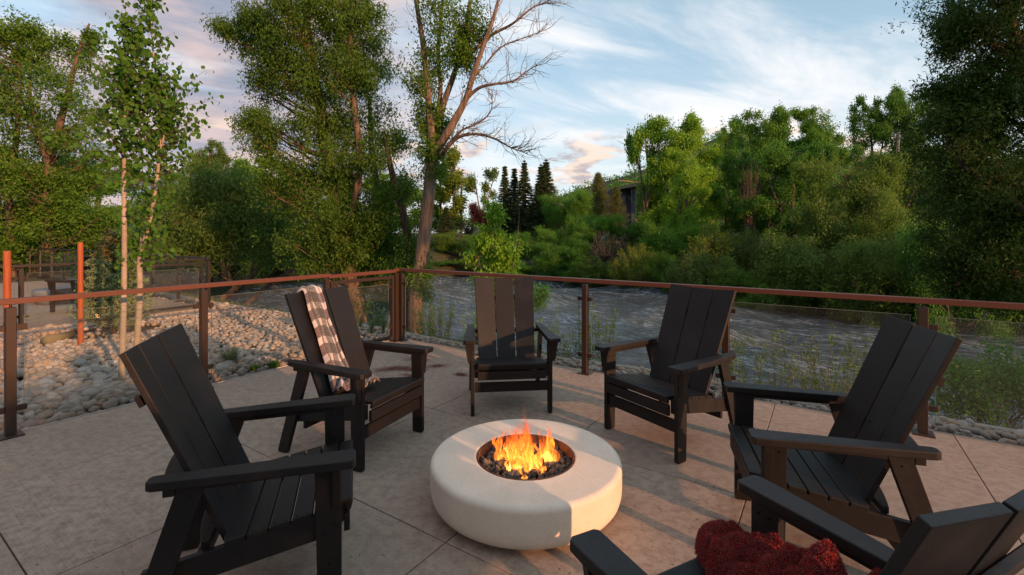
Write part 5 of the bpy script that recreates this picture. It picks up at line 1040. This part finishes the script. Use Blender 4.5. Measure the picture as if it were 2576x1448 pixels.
def distance():
    # gravel slope of the road embankment on the far side
    us = np.arange(11, 44, 1.0); V = []; Fc = []; r = np.random.default_rng(2)
    rows = [(22.2, -.9), (23.4, .0), (24.6, .75), (25.6, 1.0), (30, 1.0), (31, .2)]
    for v, z in rows:
        for u in us: V.append(uv(u, v + r.normal(0, .12), z + r.normal(0, .07))[:])
    n = len(us)
    for j in range(len(rows) - 1):
        for i in range(n - 1): a = j * n + i; Fc.append((a, a + 1, a + n + 1, a + n))
    tag(link('gravel_embankment', np_mesh('gravel_embankment', V, Fc, M['riprap'])), kind='structure')
    # wooded hill
    V = []; Fc = []; nx, ny = 90, 30; ridge = [(1200, 560), (1380, 520), (1440, 492), (1500, 476), (1560, 455), (1640, 425), (1720, 385), (1850, 345), (1920, 350), (2000, 385), (2100, 400), (2300, 400), (2700, 420), (3200, 440)]
    for j in range(ny):
        for i in range(nx):
            px = 1200 + 2000 * i / (nx - 1); t = j / (ny - 1); Y = 150 + 190 * t; ty = float(np.interp(px, [q[0] for q in ridge], [q[1] for q in ridge])); zt = H_ - (ty - 590) / F_ * 330; x = (px - 1288) / F_ * (190 + 140 * t)
            z = 2 + (zt - 2) * min(1, t / .85) ** .9 + mnoise.noise(Vector((px * .01, t * 4, 0))) * 4 * t - max(0, t - .85) * 40; V.append((x, Y, z))
    for j in range(ny - 1):
        for i in range(nx - 1): a = j * nx + i; Fc.append((a, a + 1, a + nx + 1, a + nx))
    tag(link('hill', np_mesh('hill', V, Fc, M['earth'], True)), kind='structure'); V = np.array(V)
    r = np.random.default_rng(6); k = r.choice(len(V), 2600); ok = V[k]; ok = ok[(ok[:, 0] < 190)]; ok = ok + r.normal(0, 1, ok.shape) * np.array([2.5, 2.5, .3]) + np.array([0, 0, 1.2])
    L = leaves(r, ok, 26, (1.5, 1.5, 1.1), 1.1, .8, 0.); tag(link('hillside_woods', np_mesh('hillside_woods', L, quads(L), M['leaf_mid'])), 'green woods covering the hillside behind the house', 'woods', None, 'stuff')
    # house: slate and pink walls under a green pitched roof
    b = at(1598, 560, 50); b.z = 2.0; a = R(-14)
    t = tag(empty('house', b, a), 'house with green mono-pitch roof and pinkish wall half hidden by trees', 'house')
    def part(nm, c, d, mt, rot=None, par=None):
        m = MB().box((0, 0, 0), d, bev=.01); o = m.obj(nm, M[mt], par or t); o.location = c
        if rot: o.rotation_euler = rot
        return o
    part('wall', (1.05, .0, 2.3), (2.0, .3, 4.6), 'wall_pink'); part('wall', (-.18, .10, 2.3), (.42, .5, 4.6), 'wall_slate'); part('wall', (-1.7, 1.2, 2.3), (2.6, .3, 4.6), 'wall_slate'); part('wall', (4.4, .3, 2.3), (4.6, .3, 4.6), 'wall_slate'); part('wall', (-3.1, 4.2, 2.3), (.3, 6.0, 4.6), 'wall_slate'); part('wall', (6.7, 4.2, 2.6), (.3, 7.6, 5.2), 'wall_slate')
    w = part('window', (.28, -.16, 2.6), (.34, .05, 2.7), 'wall_slate'); MB().box((0, -.03, 0), (.24, .02, 2.5)).obj('pane', M['house_glass'], w)
    w = part('window', (-1.5, 1.03, 3.2), (1.2, .06, 1.4), 'wall_slate'); MB().box((0, -.04, 0), (1.0, .02, 1.2)).obj('pane', M['house_glass'], w)
    part('roof', (1.0, 2.6, 5.15), (5.6, 7.6, .22), 'roof_green', (R(4), R(-10), 0)); part('roof_fascia', (1.0, -1.24, 4.92), (5.7, .08, .34), 'roof_green', (0, R(-10), 0)); part('roof', (4.2, 2.9, 6.5), (5.4, 7.4, .22), 'roof_green', (0, R(-14), 0)); part('roof_trim', (-.4, -1.32, 5.05), (2.4, .06, .10), 'fascia_tan', (0, R(8), 0))
    # utility pole and wires
    p = gpos(1161, 60); MB().cyl((0, 0, 0), (0, 0, 7.6), .16, .11, 10).box((0, 0, 7.0), (1.6, .1, .12)).obj('utility_pole', M['pole_wood'], None, True, loc=p); tag(bpy.data.objects['utility_pole'], 'brown utility pole standing left of the open-crowned aspen', 'pole')
    for k, (y0, y1) in enumerate(((440, 458), (446, 466), (468, 480))):
        V, Fc = [], []; a, c = at(330, y0, 50), at(1161, y1 - 25, 60); pts = [a.lerp(c, i / 20) + Vector((0, 0, -1.2 * math.sin(math.pi * i / 20))) for i in range(21)]; tube(V, Fc, pts, [.022] * 21, 4); tag(link('power_line', np_mesh('power_line', V, Fc, M['wire'])), ['highest overhead wire crossing behind the aspens', 'middle overhead wire crossing behind the aspens', 'lowest overhead wire crossing behind the aspens'][k], 'wire')
distance()

def bank_plants():
    r = np.random.default_rng(61)
    def sprig(px, py, Y, h, n, mt, name, lab, cat, spread=.25, lsz=.045, per=16, z=None, droop=-.4, asp=.3):
        b = at(px, py, Y); b.z = z if z is not None else -.55; t = tag(empty(name, b), lab, cat); V, Fc = [], []; C = []
        for _ in range(n):
            a = r.uniform(0, 6.28); q = r.random() ** .6 * spread; s = Vector((math.cos(a) * q * .6, math.sin(a) * q * .6, 0)); e = s + Vector((math.cos(a) * q * .9, math.sin(a) * q * .9, h * r.uniform(.6, 1.05))); p = limb(r, s, e, -.08, 7, .03); tube(V, Fc, p, np.linspace(.0045, .0014, 8), 3)
            for _ in range(per): j = r.uniform(.25, 1) * 6.99; i0 = int(j); C.append(p[i0].lerp(p[i0 + 1], j - i0)[:])
        link('stems', np_mesh('stems', V, Fc, M['bark_grey']), t); L = leaves(r, C, 3, (.022, .022, .02), lsz, lsz * asp, droop); tag(link('leaves', np_mesh('leaves', L, quads(L), M[mt]), t), kind='stuff'); return t
    G_ = 'shoots growing between the kerb and the river'
    for a in ((1105, 800, 8.6, .95, 22, 'leaf_cotton', 'shrub_shoots', 'leafy shoots at the foot of the forked cottonwood'), (1075, 800, 9.0, .9, 14, 'leaf_cotton', 'shrub_shoots', 'thin shoots left of those at the cottonwood foot'), (1200, 800, 8.0, 1.1, 22, 'leaf_bright', 'shrub_shoots', 'bright shoots left of the middle chair back'), (1352, 800, 7.2, .95, 16, 'leaf_bright', 'shrub_shoots', 'bright shoots right of the middle chair back'),
              (1500, 850, 6.7, 1.15, 26, 'leaf_cotton', 'shrub_shoots', 'leafy shoots right of the slim railing post in the middle'), (1440, 850, 6.8, .8, 12, 'leaf_cotton', 'shrub_shoots', 'low shoots just left of the slim railing post'), (1890, 900, 5.6, 1.1, 8, 'leaf_olive', 'willow_wands', 'feathery wands behind the glass, nearest to the pane edge'), (1965, 900, 5.5, 1.1, 8, 'leaf_olive', 'willow_wands', 'feathery wands behind the glass, second clump'),
              (2045, 900, 5.4, 1.1, 8, 'leaf_olive', 'willow_wands', 'rather thin feathery wands behind the glass, third clump'), (2110, 900, 5.35, 1.0, 18, 'leaf_soft', 'willow_wands', 'short feathery wands behind the glass, fourth clump'), (1800, 900, 5.9, 1.0, 16, 'leaf_soft', 'willow_wands', 'sparse wands behind the chair right of the fire')):
        sprig(*a, 'plant').__setitem__('group', G_)
    # flowering bush beyond the glass at right
    b = at(2480, 900, 5.3); b.z = -.7
    C = lobes_pts(r, [lpx(2440, 960, 5.3, 90, 70), lpx(2520, 940, 5.4, 100, 110), lpx(2620, 950, 5.3, 100, 110), lpx(2390, 1010, 5.2, 60, 40), lpx(2480, 860, 5.6, 70, 60)], 700, .6); L = leaves(r, C, 12, (.06, .06, .06), .045, .022, 0.) - np.array(b)
    t = tag(empty('flowering_bush', b), 'green bush with small yellow flower heads beyond the right glass pane', 'bush'); tag(link('leaves', np_mesh('leaves', L, quads(L), M['leaf_dark']), t), kind='stuff')
    C2 = C[r.choice(len(C), 110)]; L = leaves(r, C2, 9, (.008, .008, .004), .016, .014, 0.) - np.array(b); tag(link('flower_heads', np_mesh('flower_heads', L, quads(L), M['flower_yellow']), t), kind='stuff')
    V, Fc = [], []
    for _ in range(60): tube(V, Fc, limb(r, r.normal(0, .12, 3) * (1, 1, 0), C[r.integers(len(C))] - np.array(b), .05, 4), [.006, .005, .004, .003, .002], 3)
    link('stems', np_mesh('stems', V, Fc, M['bark_grey']), t)
    # weeds among the stones
    def tuft(p, h, n, mt, lab, wide=.004, sp=.08, name='weed'):
        V = []
        for _ in range(n):
            a = r.uniform(0, 6.28); d = Vector((math.cos(a), math.sin(a), 0)); s = d.cross(Vector((0, 0, 1))) * wide; q = d * r.uniform(0, sp * .5); l = h * r.uniform(.5, 1.1); m = q + d * r.uniform(.1, .5) * l * .5 + Vector((0, 0, l * .6)); e = m + d * l * .4 + Vector((0, 0, l * .3)); V += [q - s, q + s, m + s, m - s, m - s, m + s, e + s * .2, e - s * .2]
        V = np.array([v[:] for v in V]); return tag(link(name, np_mesh(name, V, quads(V), M[mt]), None, p), lab, 'weed')
    tuft(flr(578, 915, 0), .20, 150, 'leaf_grass', 'feathery grey-green weed growing among the cobbles', .005, .16); tuft(flr(690, 925), .09, 60, 'leaf_cotton', 'low green weed at the edge of the concrete behind the plaid-blanket chair', .010, .12); tuft(flr(640, 932), .08, 50, 'leaf_cotton', 'second low weed at the concrete edge, nearer the feathery weed', .010, .12)
    tuft(flr(435, 1003), .07, 14, 'leaf_cotton', 'tiny sprout at the concrete edge behind the left chair', .006, .03)
    for k, (px, py, h) in enumerate(((905, 826, .35), (935, 838, .42), (965, 835, .30))): tuft(flr(px, py), h, 34, 'leaf_grass', ['leftmost', 'middle', 'rightmost'][k] + ' grass tuft seen through the gate glass', .004, .05, 'grass_tuft')
    # ragged grass on the slope below the kerb
    P = []
    for _ in range(9000):
        u = r.uniform(-16, 12); v = kerb_v(u) + r.uniform(.08, 1.5) * r.random() ** .5 + .03; z = float(np.interp(v, [.35, .62, .9, 1.5, 2.3], [-.12, -.14, -.34, -.80, -1.30])); P.append(uv(u, v, z)[:])
    L = leaves(r, P, 3, (.03, .03, .02), .16, .010, -1.0); tag(link('bank_grass', np_mesh('bank_grass', L, quads(L), M['leaf_grass'])), 'rough grass on the slope between the kerb and the river', 'grass', None, 'stuff')
    # things on the far terrace
    p = uv(-8.4, -5.0); t = tag(empty('pub_table', p, ANG), 'high dark table on the far terrace at the left edge', 'table')
    MB().box((0, 0, 1.03), (.9, .9, .035), bev=.004).obj('tabletop', M['bronze'], t)
    for sx in (-.38, .38):
        for sy in (-.38, .38): MB().box((sx, sy, .505), (.05, .05, 1.01), bev=.004).obj('leg', M['bronze'], t)
    p = uv(-9.6, -1.6); t = tag(empty('covered_fire_table', p), 'low round grey table on the far terrace', 'table'); V, Fc = lathe([(.0005, .0), (.50, .0), (.56, .12), (.57, .28), (.55, .32), (.0005, .33)], 40); link('tabletop', np_mesh('tabletop', V, Fc, M['grey_cover'], True), t)
bank_plants()
